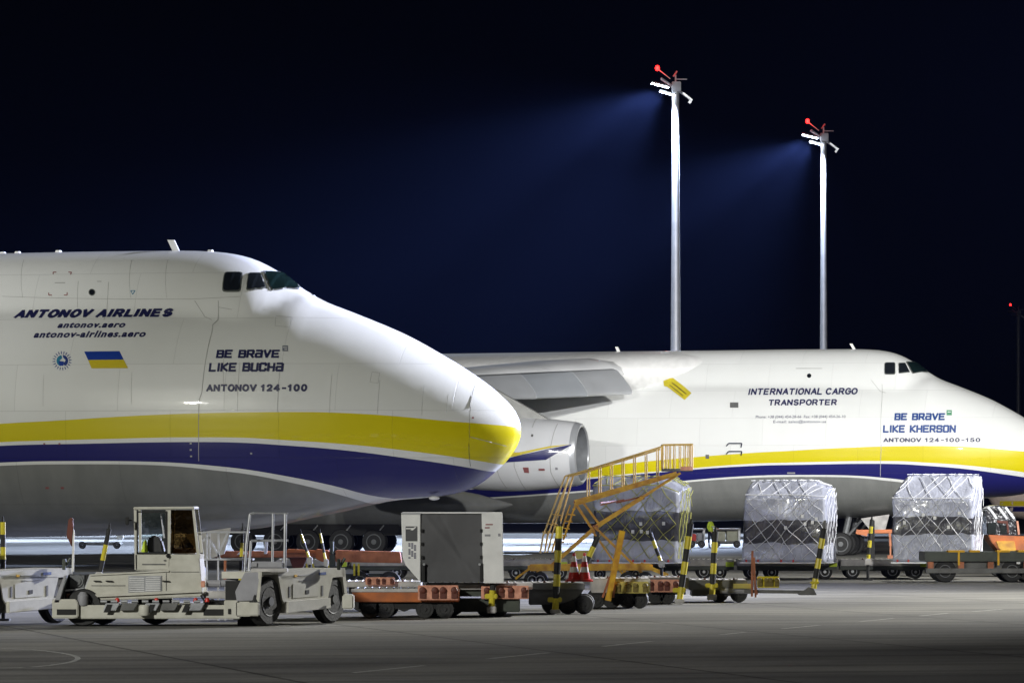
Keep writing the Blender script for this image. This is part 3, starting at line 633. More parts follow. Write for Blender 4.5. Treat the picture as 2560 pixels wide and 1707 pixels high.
# yellow arrow stencil near the wing root
ar = [(1658, 947), (1683, 945), (1729, 983), (1712, 1000), (1668, 967), (1660, 965)]
yr = surf_patch('warning_sign', [pxpoly(B, ar)], M['yellow'], pb, .02)
ln(B, pb, [(1680, 957), (1716, 986)], 2.5, M['dmust'], 'warning_sign_text', .03); ln(B, pb, [(1674, 963), (1708, 990)], 2.0, M['dmust'], 'warning_sign_text', .03)
def wing(s):
    """s=-1 starboard (towards the viewer)"""
    st = [(1.8, 20.6, 12.9, 8.9, 1.5), (4.2, 21.0, 12.6, 8.75, 1.5), (8, 23.7, 10.8, 8.5, 1.25), (13, 27.2, 8.8, 8.2, 1.0), (22, 33.5, 6.4, 7.7, .7), (36, 43.3, 3.6, 6.9, .35)]
    prof = [(0, 0), (.012, .22), (.05, .42), (.15, .58), (.35, .6), (.6, .42), (.85, .16), (1, .0), (.85, -.06), (.6, -.25), (.35, -.4), (.15, -.36), (.05, -.24), (.012, -.13)]
    bm = bmesh.new(); rings = []
    for w, u, c, z, th in st:
        rings.append([bm.verts.new((-(u+c*a), s*w, z+b*th-a*c*.05)) for a, b in prof])
    n = len(prof)
    for A_, B_ in zip(rings, rings[1:]):
        for k in range(n): bm.faces.new((A_[k], A_[(k+1) % n], B_[(k+1) % n], B_[k]))
    bm.faces.new(rings[0]); bm.faces.new(rings[-1][::-1])
    bmesh.ops.recalc_face_normals(bm, faces=bm.faces)
    for f in bm.faces: f.smooth = True
    me = bpy.data.meshes.new('wing'); bm.to_mesh(me); bm.free(); me.materials.append(M['wing'])
    o = bpy.data.objects.new('wing', me); C.objects.link(o); o.parent = pb
    # drooped slats in front of the leading edge
    for i, ((w0, w1), mm) in enumerate((((4.3, 6.6), 'alu'), ((6.62, 9.2), 'alu2'), ((9.22, 16), 'alu'), ((16.05, 26), 'alu2'))):
        def lead(w): 
            for a, b in zip(st, st[1:]):
                if a[0] <= w <= b[0]:
                    t = (w-a[0])/(b[0]-a[0]); return a[1]+(b[1]-a[1])*t, a[3]+(b[3]-a[3])*t
        pr = [(0.15, .30), (-.08, .22), (-.4, -.12), (-.7, -.52), (-.82, -.74), (-.84, -.88), (-.76, -.95), (-.64, -.9), (-.45, -.5), (-.1, -.1)]
        bm = bmesh.new(); R = []
        for w in (w0, w1):
            u, z = lead(w); k = 1.0 if w < 10 else .8
            R.append([bm.verts.new((-(u+a*k), s*w, z+b*k)) for a, b in pr])
        m_ = len(pr)
        for k in range(m_): bm.faces.new((R[0][k], R[0][(k+1) % m_], R[1][(k+1) % m_], R[1][k]))
        bm.faces.new([bm.verts.new(v.co) for v in R[0]]); bm.faces.new([bm.verts.new(v.co) for v in R[1][::-1]]); bmesh.ops.recalc_face_normals(bm, faces=bm.faces)
        for f in bm.faces: f.smooth = len(f.verts) == 4
        me = bpy.data.meshes.new('slat'); bm.to_mesh(me); bm.free(); me.materials.append(M[mm])
        q = bpy.data.objects.new('slat', me); C.objects.link(q); q.parent = o
M['wing'] = mat('wing_paint', (.7, .71, .72), .4, var=.12, vs=.35, coat=.3, dirt=(.48, .49, .51))
M['alu2'] = mat('duller_aluminium', (.5, .53, .57), .34, .45, var=.05, vs=.8)
wing(-1); wing(1)
# wing root fairing
fr = MB(); 
FS = ((14.5, .8, 9.75, 8.9), (17, 1.6, 9.85, 8.2), (19.5, 2.4, 9.95, 7.75), (21.5, 3.7, 9.97, 7.6), (24, 4.25, 9.95, 7.6), (31, 4.2, 9.9, 7.7), (37, 2.4, 9.85, 8.6), (40, .3, 9.75, 9.3))
fs_ = [pchip([q[0] for q in FS], [q[i] for q in FS]) for i in (1, 2, 3)]
for k in range(40):
    u = 14.5+25.5*k/39; hw, zt_, zb_ = fs_[0](u), fs_[1](u), fs_[2](u)
    zc = (zt_+zb_)/2; ring = [fr.bm.verts.new((-u, hw*math.copysign(abs(math.cos(a))**.95, math.cos(a)), zc+(zt_-zb_)/2*math.copysign(abs(math.sin(a))**.95, math.sin(a)))) for a in [i*math.pi/32 for i in range(64)]]
    if k:
        for i in range(64): fr.bm.faces.new((prev_[i], prev_[(i+1) % 64], ring[(i+1) % 64], ring[i]))
    prev_ = ring
fr.build('wing_fairing', M['white'], pb, True, 60)
def engine(w, u0, zc, vis=True):
    q = bpy.data.objects.new('engine', None)
    # nacelle as a thick shell turned about its own axis
    prof = [(1.25, u0+.07), (1.28, u0+.02), (1.33, u0), (1.42, u0+.06), (1.5, u0+.3)]
    b = MB(); b.lathe([(r, -u) for r, u in [(1.5, u0+.3), (1.62, u0+1.3), (1.72, u0+2.6), (1.75, u0+3.6), (1.68, u0+5), (1.45, u0+6.6), (1.3, u0+7.4), (1.2, u0+7.4), (1.24, u0+3), (1.26, u0+1.6), (1.27, u0+1.55)]], (0, 0, 0), 'X', 48)
    # remove end caps so the intake is open
    bmesh.ops.delete(b.bm, geom=[f for f in b.bm.faces if len(f.verts) > 4], context='FACES')
    n = b.build('engine_nacelle', M['nacelle'], pb, True, 50); n.location = (0, -w, zc)
    l = MB(); l.lathe([(r, -u) for r, u in prof], (0, 0, 0), 'X', 48)
    bmesh.ops.delete(l.bm, geom=[f for f in l.bm.faces if len(f.verts) > 4], context='FACES')
    l.build('intake_lip', M['alu'], n, True, 60)
    dk = MB(); dk.lathe([(r, -u) for r, u in [(1.25, u0+.072), (1.19, u0+.3), (1.15, u0+.7), (1.15, u0+1.5)]], (0, 0, 0), 'X', 48)
    bmesh.ops.delete(dk.bm, geom=[f for f in dk.bm.faces if len(f.verts) > 4], context='FACES')
    dk.build('intake_duct', M['duct'], n, True, 60)
    fb = MB().lathe([(.02, -u0-1.0), (.28, -u0-1.35), (.3, -u0-1.5)], (0, 0, 0), 'X', 24)
    for k in range(24):
        a = k*math.pi/12; fb.bar((-u0-1.5, .28*math.cos(a), .28*math.sin(a)), (-u0-1.6, 1.15*math.cos(a+.1), 1.15*math.sin(a+.1)), .22, .03)
    fb.build('fan', M['dgrey'], n); MB().lathe([(1.18, -u0-1.9), (1.18, -u0-1.85)], (0, 0, 0), 'X', 24).build('fan_duct', M['void'], n)
    # livery flash on the near side of the nacelle
    def side(px, py):
        x, _, z = loc_b(px, py, w+1.6); return x, z
    def onn(pts, nm, m, off):
        bm = bmesh.new(); bm.faces.new([bm.verts.new((x, 0, z)) for x, z in pts])
        for ax, st_ in ((0, .15), (2, .1)):
            vals = [v.co[ax] for v in bm.verts]; k = min(vals)+st_
            while k < max(vals):
                no = [0, 0, 0]; no[ax] = 1; co = [0, 0, 0]; co[ax] = k
                bmesh.ops.bisect_plane(bm, geom=bm.verts[:]+bm.edges[:]+bm.faces[:], plane_co=co, plane_no=no); k += st_
        bmesh.ops.triangulate(bm, faces=bm.faces)
        tb = [(0, 1.33), (.06, 1.42), (.3, 1.5), (1.3, 1.62), (2.6, 1.72), (3.6, 1.75), (5, 1.68), (6.6, 1.45)]
        for v in bm.verts:
            r = float(np.interp(-v.co.x-u0, [a for a, _ in tb], [c for _, c in tb]))+off; dz = max(-r*.98, min(r*.98, v.co.z-zc)); v.co = Vector((v.co.x, -math.sqrt(r*r-dz*dz), dz))
        me = bpy.data.meshes.new(nm); bm.to_mesh(me); bm.free(); me.materials.append(m); o = bpy.data.objects.new(nm, me); C.objects.link(o); o.parent = n
    if vis:
        S = lambda pts: [side(*p) for p in pts]
        onn(S([(1225, 1134), (1300, 1130), (1372, 1115), (1424, 1110), (1360, 1122), (1290, 1140), (1225, 1150)]), 'yellow_flash', M['flagyellow'], .02)
        onn(S([(1225, 1158), (1290, 1140), (1360, 1124), (1430, 1110), (1365, 1149), (1240, 1157)]), 'blue_flash', M['hullblue'], .03)
        onn(S([(1307, 1168), (1321, 1168), (1321, 1182), (1309, 1181)]), 'red_stencil', M['mark'], .02)
        onn(S([(1345, 1171), (1360, 1171), (1360, 1176), (1345, 1176)]), 'red_stencil', M['mark'], .02)
        onn(S([(1386, 1168), (1392, 1168), (1392, 1174), (1386, 1174)]), 'stencil_mark', M['grey'], .02)
        onn(S([(1326, 1085), (1331, 1085), (1331, 1091), (1326, 1091)]), 'stencil_mark', M['dgrey'], .02)
        for pts in ([(1383, 1058), (1376, 1120), (1374, 1180), (1384, 1218)], [(1288, 1128), (1286, 1165), (1300, 1222)], [(1240, 1160), (1245, 1190), (1255, 1220)], [(1325, 1040), (1325, 1068), (1310, 1068)]):
            for a, c in zip(pts, pts[1:]): onn(S([(a[0]-.7, a[1]), (a[0]+.7, a[1]), (c[0]+.7, c[1]), (c[0]-.7, c[1])]), 'panel_seam', M['seam'], .015)
    # pylon
    pyl = MB().prism([(-u0-2.2, zc+1.4), (-u0-1.6, zc+1.6), (-u0-4.3, zc+3.1), (-u0-9.5, zc+3.3), (-u0-9, zc+2.3), (-u0-7.4, zc+1.0)], -w-.28, -w+.28, .08).build('pylon', M['pylon'], pb)
    return n
M['duct'] = mat('intake_duct_grey', (.2, .21, .22), .5)
M['nacelle'] = mat('nacelle_paint', (.75, .76, .78), .35, var=.06, vs=.8, coat=.3); M['hullblue'] = mat('hull_blue', (.013, .013, .125), .35, coat=.4)
M['pylon'] = mat('pylon_paint', (.42, .42, .4), .45, var=.1)
engine(12, 20.75, 4.85); engine(20.5, 26.5, 4.9, False); engine(-12, 20.75, 4.85, False); engine(-20.5, 26.5, 4.9, False)
# blade antenna and hatch outline on the crown of the far aircraft
blade(pb, B, [(1538, 867), (1545, 867), (1556, 890), (1548, 892)], .04); blade(pb, B, [(2124, 859), (2131, 859), (2141, 876), (2134, 876)], .04)
for x in (1950, 1890, 1775): blade(pb, B, [(x, 879), (x+5, 877), (x+8, 882), (x-2, 882)], .06, 'skin_fitting')
blade(pb, B, [(2190, 877), (2198, 875), (2204, 880), (2186, 881)], .06, 'skin_fitting')
# third aircraft behind, only a slice of its side is in view
D3 = 330; x3 = P(2476, D3)
c3 = thing('parked_aircraft', 'cream aircraft with thin yellow and blue stripes far behind at the right edge', 'aircraft', (x3, D3, 0), 0)
b3 = MB().lathe([(.1, 0), (.9, .5), (1.5, 1.6), (1.9, 4), (2.0, 8), (2.0, 26), (1.5, 31), (.3, 35)], (0, 0, 0), 'X', 40).xf(Matrix.Translation((-.2, 0, 2.9))); f3 = b3.build('fuselage', mat('cream_fuselage', (.62, .5, .42), .4, var=.08), c3, True)
for (za, zb2, mm) in ((Z(1264, D3), Z(1252, D3), 'flagyellow'), (Z(1278, D3), Z(1266, D3), 'hullblue')):
    q = MB(); r_ = lambda x: float(np.interp(x, [0, .5, 1.6, 4, 8, 26], [.1, .9, 1.5, 1.9, 2.0, 2.0]))+.02
    xs_ = [.75+i*.3 for i in range(80)]; rows = []
    for x in xs_: rows.append([q.bm.verts.new((x-.2, -math.sqrt(max(0, r_(x)**2-(z_-2.9)**2)), z_)) for z_ in (za, zb2)])
    for a, c in zip(rows, rows[1:]): q.bm.faces.new((a[0], c[0], c[1], a[1]))
    q.build('stripe', M[mm], c3)
for x in (5, 15, 17): wheel(c3, x, -.8, .5, .5, .3); MB().tube((x, -.8, .5), (x, -.6, 1.2), .1).build('gear_leg', M['hub'], c3)
# ------------------------------------------------------------------ white pallet transporters in front
M['darkhub'] = mat('dark_wheel_hub', (.06, .06, .06), .6)
M['seat'] = mat('black_seat', (.015, .015, .015), .6)
M['cabglass'] = mat('amber_reflecting_glass', (.03, .022, .012), .04, spec=1, var=.3, vs=3, bump=.6, bs=2.2, coat=1)
def clear(name, tint, g):
    m = bpy.data.materials.new(name); m.use_nodes = True; nt = m.node_tree; nt.nodes.remove(nt.nodes['Principled BSDF'])
    t = nt.nodes.new('ShaderNodeBsdfTransparent'); t.inputs[0].default_value = (*tint, 1); s = nt.nodes.new('ShaderNodeBsdfGlossy'); s.inputs['Roughness'].default_value = .06
    tc = nt.nodes.new('ShaderNodeTexCoord'); nz = nt.nodes.new('ShaderNodeTexNoise'); nz.inputs['Scale'].default_value = 3; bp = nt.nodes.new('ShaderNodeBump'); bp.inputs['Strength'].default_value = .3; bp.inputs['Distance'].default_value = .05
    nt.links.new(tc.outputs['Object'], nz.inputs[0]); nt.links.new(nz.outputs[0], bp.inputs['Height']); nt.links.new(bp.outputs[0], s.inputs['Normal'])
    mx = nt.nodes.new('ShaderNodeMixShader'); mx.inputs[0].default_value = g; nt.links.new(t.outputs[0], mx.inputs[1]); nt.links.new(s.outputs[0], mx.inputs[2]); nt.links.new(mx.outputs[0], nt.nodes['Material Output'].inputs[0]); return m
M['cabglass'] = clear('amber_film_glass', (.36, .27, .14), .1)
M['clear'] = clear('clear_cab_glass', (.75, .8, .78), .08)
M['tint'] = mat('tinted_cab_glass', (.03, .035, .035), .05, spec=.9)
def transporter(label, full=True):
    D = 107.; f = Fr(130, D); x, z, xz = f.x, f.z, f.xz; k = f.k
    t = thing('pallet_transporter', label, 'transporter', f.loc(), 0, 'white pallet transporters')
    # long low chassis with rollers and guides
    b = MB().box(x(190), x(600), .1, 2.3, z(1546), z(1512), .02); b.prism(xz([(130, 1497), (190, 1497), (196, 1508), (196, 1542), (186, 1545), (130, 1545)]), .0, 2.2, .02)
    b.prism(xz([(560, 1500), (600, 1500), (600, 1546), (560, 1546)]), .02, 2.2, .015)
    b.build('chassis', M['cream'], t)
    q = MB().box(x(142), x(190), -.012, .3, z(1536), z(1522)); q.box(x(508), x(558), -.012+.1, .3, z(1538), z(1522)); q.box(x(570), x(577), .0, .3, z(1534), z(1521)); q.build('step_slot', M['void'], t)
    for i, (a, c) in enumerate(((258, 300), (300, 345), (358, 400), (400, 447), (472, 512))):
        MB().prism(xz([(a+6, 1507), (c, 1507), (c-10, 1525), (a, 1525)]), -.03, .12, .01).build('guide_plate', M['dgrey' if i % 2 else 'steel'], t)
    for a in (275, 382, 470): MB().prism(xz([(a-7, 1510), (a+6, 1510), (a-2, 1530), (a-16, 1530)]), -.05, -.02).build('black_guard', M['void'], t)
    MB().lathe([(.11, 0), (.13, .03), (.13, .2), (.1, .24)], (x(361), .0, z(1538)), 'Z', 20).build('filter_can', M['cream'], t, True)
    for a in (292, 390, 488, 517):
        MB().lathe([(.055, 0), (.055, .04), (.04, .08), (.01, .095)], (x(a), .15, z(1504)), 'Z', 16).build('red_marker_lamp', M['red'], t, True)
    ro = MB()
    for a in range(250, 505, 26): ro.tube((x(a), .12, z(1503)), (x(a+16), .12, z(1503)), .035)
    ro.build('roller_track', M['steel'], t)
    # body and cab
    MB().prism(xz([(224, 1436), (420, 1426), (420, 1397), (496, 1394), (503, 1472), (503, 1492), (209, 1503), (204, 1486)]), .35, 1.9, .02).build('body', M['cream'], t)
    MB().prism(xz([(203, 1487), (503, 1473), (503, 1480), (203, 1494)]), .28, .36).prism(xz([(222, 1435.5), (420, 1425.5), (420, 1429), (222, 1439)]), .31, .36).build('body_ledge', M['cream'], t)
    g = MB(); g.box(x(318), x(401), .325, .352, z(1482), z(1439)); gr = g.build('vent_grille', M['steel'], t)
    s = MB()
    for i in range(8): s.box(x(321), x(358), .30, .327, z(1445+i*4.6+1.6), z(1445+i*4.6)); s.box(x(362), x(398), .30, .327, z(1443+i*4.6+1.6), z(1443+i*4.6))
    s.build('slat', M['white'], gr)
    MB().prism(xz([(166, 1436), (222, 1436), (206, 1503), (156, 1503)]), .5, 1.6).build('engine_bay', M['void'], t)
    MB().lathe([(.14, .43), (.15, .47), (.15, .5)], (x(188), 0, z(1453)), 'Y', 24).lathe([(.09, .40), (.09, .45)], (x(188), 0, z(1453)), 'Y', 20).box(x(170), x(206), .46, .5, z(1470), z(1438)).build('cooling_fan', M['hub'], t, True)
    MB().box(x(162), x(182), .42, .48, z(1498), z(1484)).build('radiator_cap', M['peach'], t)
    MB().bar((x(222), .45, z(1437)), (x(204), .45, z(1486)), .05).bar((x(158), .4, z(1476)), (x(206), .4, z(1472)), .04).build('bay_frame', M['steel'], t)
    MB().prism(xz([(160, 1438), (167, 1438), (148, 1506), (134, 1506)]), .0, 1.4, .01).build('end_plate', M['grey'], t)
    MB().lathe([(.1, 0), (.12, .05), (.12, .22), (.06, .3)], (x(206), .15, z(1513)), 'Z', 16).build('hydraulic_tank', M['grey'], t, True)
    cab = MB(); y0, y1 = .4, 1.8
    cab.prism(xz([(330, 1267), (483, 1266), (484, 1272), (330, 1273)]), y0-.06, y1+.06, .015)
    for y in (y0, y1-.06):
        for a in ([(331, 1273), (338, 1273), (339, 1424), (333, 1424)], [(411, 1273), (424, 1273), (422, 1392), (412, 1392)], [(477, 1272), (483, 1272), (496, 1386), (489, 1386)]): cab.prism(xz(a), y, y+.06)
    cab.prism(xz([(333, 1384), (422, 1384), (420, 1426), (334, 1426)]), y0, y1, .02); cab.prism(xz([(420, 1386), (498, 1386), (497, 1398), (420, 1399)]), y0-.05, y1, .01)
    cab.build('cab', M['cream'], t)
    r = MB()
    for a in ([(338, 1277), (414, 1277), (414, 1281), (338, 1281)], [(338, 1281), (342, 1281), (342, 1384), (338, 1384)], [(410, 1281), (414, 1281), (414, 1384), (410, 1384)], [(338, 1380), (414, 1380), (414, 1384), (338, 1384)]): r.prism(xz(a), y0-.03, y0+.0)
    dr_ = r.build('door_frame', M['void'], t)
    MB().prism(xz([(424, 1275), (477, 1275), (489, 1382), (424, 1384)]), y0+.02, y0+.035).build('windscreen', M['cabglass'], t)
    MB().prism(xz([(340, 1276), (412, 1276), (412, 1384), (340, 1384)]), y1-.1, y1-.08).build('rear_window', M['clear'], t)
    MB().prism(xz([(362, 1346), (368, 1340), (384, 1338), (396, 1350), (404, 1384), (358, 1384)]), .9, 1.4, .04).build('seat', M['seat'], t)
    MB().prism(xz([(345, 1382), (352, 1352), (358, 1348), (362, 1384)]), .8, .95, .02).build('hi_vis_vest', M['hivis'], t)
    MB().tube((x(396), .8, z(1284)), (x(404), .8, z(1345)), .02).build('wiper', M['steel'], t)
    MB().bar((x(418), .3, z(1392)), (x(418), .38, z(1386)), .06).build('door_lock', M['void'], t)
    for a, D_, r_ in ((205, .45, .42), (373, 1.9, .42), (240, 2.0, .4)): wheel(t, x(a), D_, r_, r_, .35)
    for a in (232, 262, 404): MB().path([(x(a), .33, z(1452)), (x(a), .29, z(1452)), (x(a)+.14, .29, z(1452.5)), (x(a)+.14, .33, z(1452.5))], .012).build('grab_handle', M['void'], t)
    MB().path([(x(224), .3, z(1500)), (x(236), .22, z(1520)), (x(252), .18, z(1512)), (x(262), .2, z(1506))], .022).build('hydraulic_hose', M['void'], t)
    MB().path([(x(500), .3, z(1488)), (x(512), .2, z(1506)), (x(530), .15, z(1498)), (x(548), .2, z(1510))], .02).build('hydraulic_hose', M['void'], t)
    MB().tube((x(326), .3, z(1300)), (x(318), .1, z(1300)), .012).box(x(313), x(321), .08, .11, z(1312), z(1292), .01).build('side_mirror', M['void'], t)
    MB().box(x(352), x(410), .385, .398, z(1412), z(1409)).box(x(406), x(411), .37, .398, z(1402), z(1399)).build('door_trim', M['dgrey'], t)
    MB().box(x(225), x(310), .335, .349, z(1464.5), z(1463)).box(x(425), x(495), .335, .349, z(1430), z(1428.8)).box(x(412), x(413), .335, .349, z(1486), z(1432)).build('panel_joint', M['seamd'], t)
    MB().tube((x(460), .8, z(1384)), (x(448), .7, z(1352)), .025).lathe([(.16, -.01), (.18, 0), (.16, .01)], (x(447), .7, z(1350)), 'X', 20).build('steering_wheel', M['seat'], t)
    MB().box(x(425), x(486), .5, 1.5, z(1384), z(1372), .02).build('dashboard', M['palegrey'], t)
    # platform between cab and power unit
    MB().box(x(505), x(592), .5, 2.0, z(1497), z(1480), .02).build('rear_platform', M['peach'] if False else M['palegrey'], t)
    MB().tube((x(512), .5, z(1459)), (x(548), .5, z(1459)), .085).tube((x(550), .5, z(1458)), (x(588), .5, z(1458)), .085).build('roller', M['grey'], t, True)
    MB().box(x(500), x(510), .3, .5, z(1468), z(1452), .01).build('reflector', M['peach'], t)
    MB().box(x(506), x(596), .3, 1.5, z(1515), z(1503)).build('under_frame', M['void'], t)
    MB().box(x(590), x(648), .0, .7, z(1540), z(1503), .02).box(x(620), x(648), -.16, 0, z(1538), z(1505), .02).build('front_bumper', M['cream'], t)
    # power unit: long side runs away from the viewer at sixty degrees
    ps = math.radians(60); c_, s_ = math.cos(ps), math.sin(ps)
    R = Matrix.Translation((x(650), 0, 0))@Matrix(((c_, -s_, 0, 0), (s_, c_, 0, 0), (0, 0, 1, 0), (0, 0, 0, 1)))
    T = lambda px: (px-650)/(F/D)/c_/(1-.0035*(px-650)/50)   # length along the side
    zz = lambda py, px: z(py+(px-650)*.035)
    ar1, ar2 = (653, 705), (797, 850)
    pts = [(650, 1428), (841, 1424), (853, 1480), (853, 1500)]
    def side(pl, y0_, y1_, nm, m, bev=.0): MB().prism([(T(a), z(b)) for a, b in pl], y0_, y1_, bev).xf(R).build(nm, m, t)
    side([(648, 1429), (842, 1424), (846, 1446), (815, 1448), (700, 1449), (690, 1436), (658, 1437), (648, 1446)], -.02, 1.0, 'side_panel', M['cream'])
    side([(690, 1438), (817, 1447), (806, 1500), (806, 1506), (705, 1510), (700, 1500)], -.02, .9, 'side_panel', M['cream'])
    side([(706, 1505), (806, 1499), (806, 1526), (706, 1534)], -.1, .7, 'side_sill', M['cream'], .01)
    side([(838, 1424), (846, 1424), (852, 1500), (846, 1500)], -.02, .9, 'corner_post', M['cream'])
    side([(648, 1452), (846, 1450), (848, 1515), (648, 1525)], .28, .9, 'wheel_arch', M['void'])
    side([(723, 1462), (783, 1458), (783, 1494), (723, 1497)], -.035, -.021, 'access_door', M['cream'])
    side([(727, 1438), (733, 1438), (733, 1444), (727, 1444)], -.03, -.021, 'round_badge', M['amber'])
    side([(736, 1439), (772, 1437), (772, 1440), (736, 1442)], -.03, -.021, 'lettering_strip', M['seam'])
    side([(784, 1434), (801, 1433), (801, 1440), (784, 1441)], -.03, -.021, 'blue_plate', M['blue'])
    side([(738, 1453), (746, 1453), (746, 1456), (738, 1456)], -.03, -.021, 'rating_plate', M['dgrey'])
    side([(748, 1453), (778, 1451), (778, 1453), (748, 1455)], -.03, -.021, 'lettering_strip', M['seam'])
    side([(752, 1478), (760, 1477), (760, 1487), (752, 1488)], -.045, -.036, 'door_latch', M['void'])
    for a in (716, 792): side([(a-2, 1468), (a+2, 1467), (a+2, 1494), (a-2, 1495)], -.03, -.021, 'vent_slot', M['seamd'])
    MB().prism(xz([(612, 1430), (651, 1429), (649, 1440), (640, 1500), (592, 1502), (588, 1478)]), -.02, .35, .01).build('front_panel', M['grey'], t)
    MB().prism(xz([(650, 1429), (655, 1429), (648, 1503), (640, 1503)]), -.03, .1).build('front_corner', M['cream'], t)
    for a, dd in ((675, 0), (823, 0)):
        tt = T(a); w = MB().lathe([(.32, -.15), (.5, -.15), (.55, -.09), (.55, .09), (.5, .15), (.32, .15)], (0, 0, 0), 'Y', 28).build('wheel', M['tyre'], t, True)
        w.location = R@Vector((tt, .18, .555)); w.rotation_euler[2] = ps
        MB().lathe([(.05, -.2), (.1, -.2), (.12, -.1), (.25, -.08), (.3, -.14), (.33, -.16), (.33, -.1)], (0, 0, 0), 'Y', 24).build('rim', M['darkhub'], w, True)
    for a in ((853, 877),): MB().box(x(848), x(877), 1.9, 2.6, z(1526)-.01, z(1489)-.01, .03).build('rear_bumper', M['cream'], t)
    MB().box(x(590), x(640), .6, 1.6, z(1556)-.1, z(1520)).build('under_frame', M['void'], t)
    MB().tube((x(836), 2.4, z(1426)), (x(853), 2.4, z(1398)), .035).box(x(833), x(842), 2.3, 2.5, z(1428), z(1400), .01).build('warning_lamp', M['greendark'], t)
    # guard rail with control box on top of the power unit
    if full:
        g = MB(); r_ = .028
        p = lambda a, b, y: (x(a), y, z(b))
        g.path([p(609, 1432, .5), p(613, 1360, .5), p(622, 1284, .5), p(632, 1282, .5)], r_); g.path([p(718, 1283, .5), p(632, 1282, .5)], .018)
        g.path([p(616, 1432, .9), p(622, 1352, .9), p(716, 1351, .9)], r_)
        g.path([p(680, 1284, .5), p(678, 1405, .5)], r_); g.path([p(711, 1284, .5), p(709, 1424, .5)], .035)
        g.build('guard_rail', M['steel'], t)
        MB().box(x(625), x(705), .4, .8, z(1420), z(1404), .02).box(x(627), x(640), .36, .4, z(1416), z(1407)).build('control_box', M['grey'], t)
        MB().box(x(625), x(716), .3, .9, z(1430), z(1421), .01).build('step_plate', M['palegrey'], t)
    return t
T1 = transporter('white pallet transporter with square glazed cab and tubular guard rail')
T2 = transporter('white pallet transporter cut off by the left edge of the photo', False)
T2.location.x -= 702/F*107
# signal post of the left transporter
MB().prism([(-.03, 1.2), (.02, 1.2), (.04, 2.1), (0, 2.2)], -.03, .03).xf(Matrix.Translation((Fr(130, 107).x(164+702), 1.8, 0))).build('signal_post', M['white'], T2)
MB().prism([(-.13, 2.0), (.0, 1.75), (.03, 2.25), (.02, 2.42), (-.08, 2.4)], -.05, .05, .02).xf(Matrix.Translation((Fr(130, 107).x(162+702), 1.8, 0))).build('warning_lamp', M['dred'], T2)

# ------------------------------------------------------------------ raised striped tow bars
def towbar(px, D, base, top, r, label, n=6, first=0, tip=True):
    f = Fr(px, D); t = thing('tow_bar', label, 'tow bar', f.loc(), 0, 'raised yellow and black tow bars')
    p = (f.x(base[0]), 0, f.z(base[1])); q = (f.x(top[0]), .1, f.z(top[1]))
    striped('bar', t, p, q, r, n, first=first)
    MB().tube(q, (q[0]+(q[0]-p[0])*.04, .1, q[2]+.14), r*.5, r*.3).build('tow_eye', M['void'], t)
    MB().box(p[0]-r*1.6, p[0]+r*1.6, -.12, .12, max(.0, p[2]-.12), p[2]+.1, .02).build('hinge', M['palegrey'], t)
    if p[2]-.12 > .02: MB().tube((p[0], .05, 0), (p[0], .05, p[2]-.1), .05).box(p[0]-.15, p[0]+.15, -.1, .2, 0, .05).build('foot', M['void'], t)
    return t
towbar(8, 112, (8, 1460), (6, 1305), .062, 'raised tow bar at the left edge with a yellow tip above black and yellow bands', 5)
towbar(245, 112, (248, 1440), (272, 1322), .055, 'slanting raised tow bar left of the glazed cab', 3, 1)
towbar(603, 113, (600, 1460), (606, 1322), .04, 'thin yellow raised tow bar behind the guard rail', 4)
towbar(755, 140, (775, 1400), (752, 1335), .04, 'short slanting tow bar in front of the black wheels, left of its twin', 3)
towbar(805, 140, (815, 1405), (800, 1333), .04, 'short slanting tow bar in front of the black wheels, right of its twin', 3)
towbar(1460, 122, (1450, 1440), (1495, 1342), .07, 'leaning yellow and black tow bar behind the two cones', 4, 0)
towbar(1650, 150, (1654, 1408), (1626, 1332), .06, 'leaning tow bar in front of the first netted pallet', 4)
towbar(2175, 165, (2170, 1403), (2180, 1298), .07, 'tow bar with broad yellow bands beside the aircraft nose wheels', 6, 0)

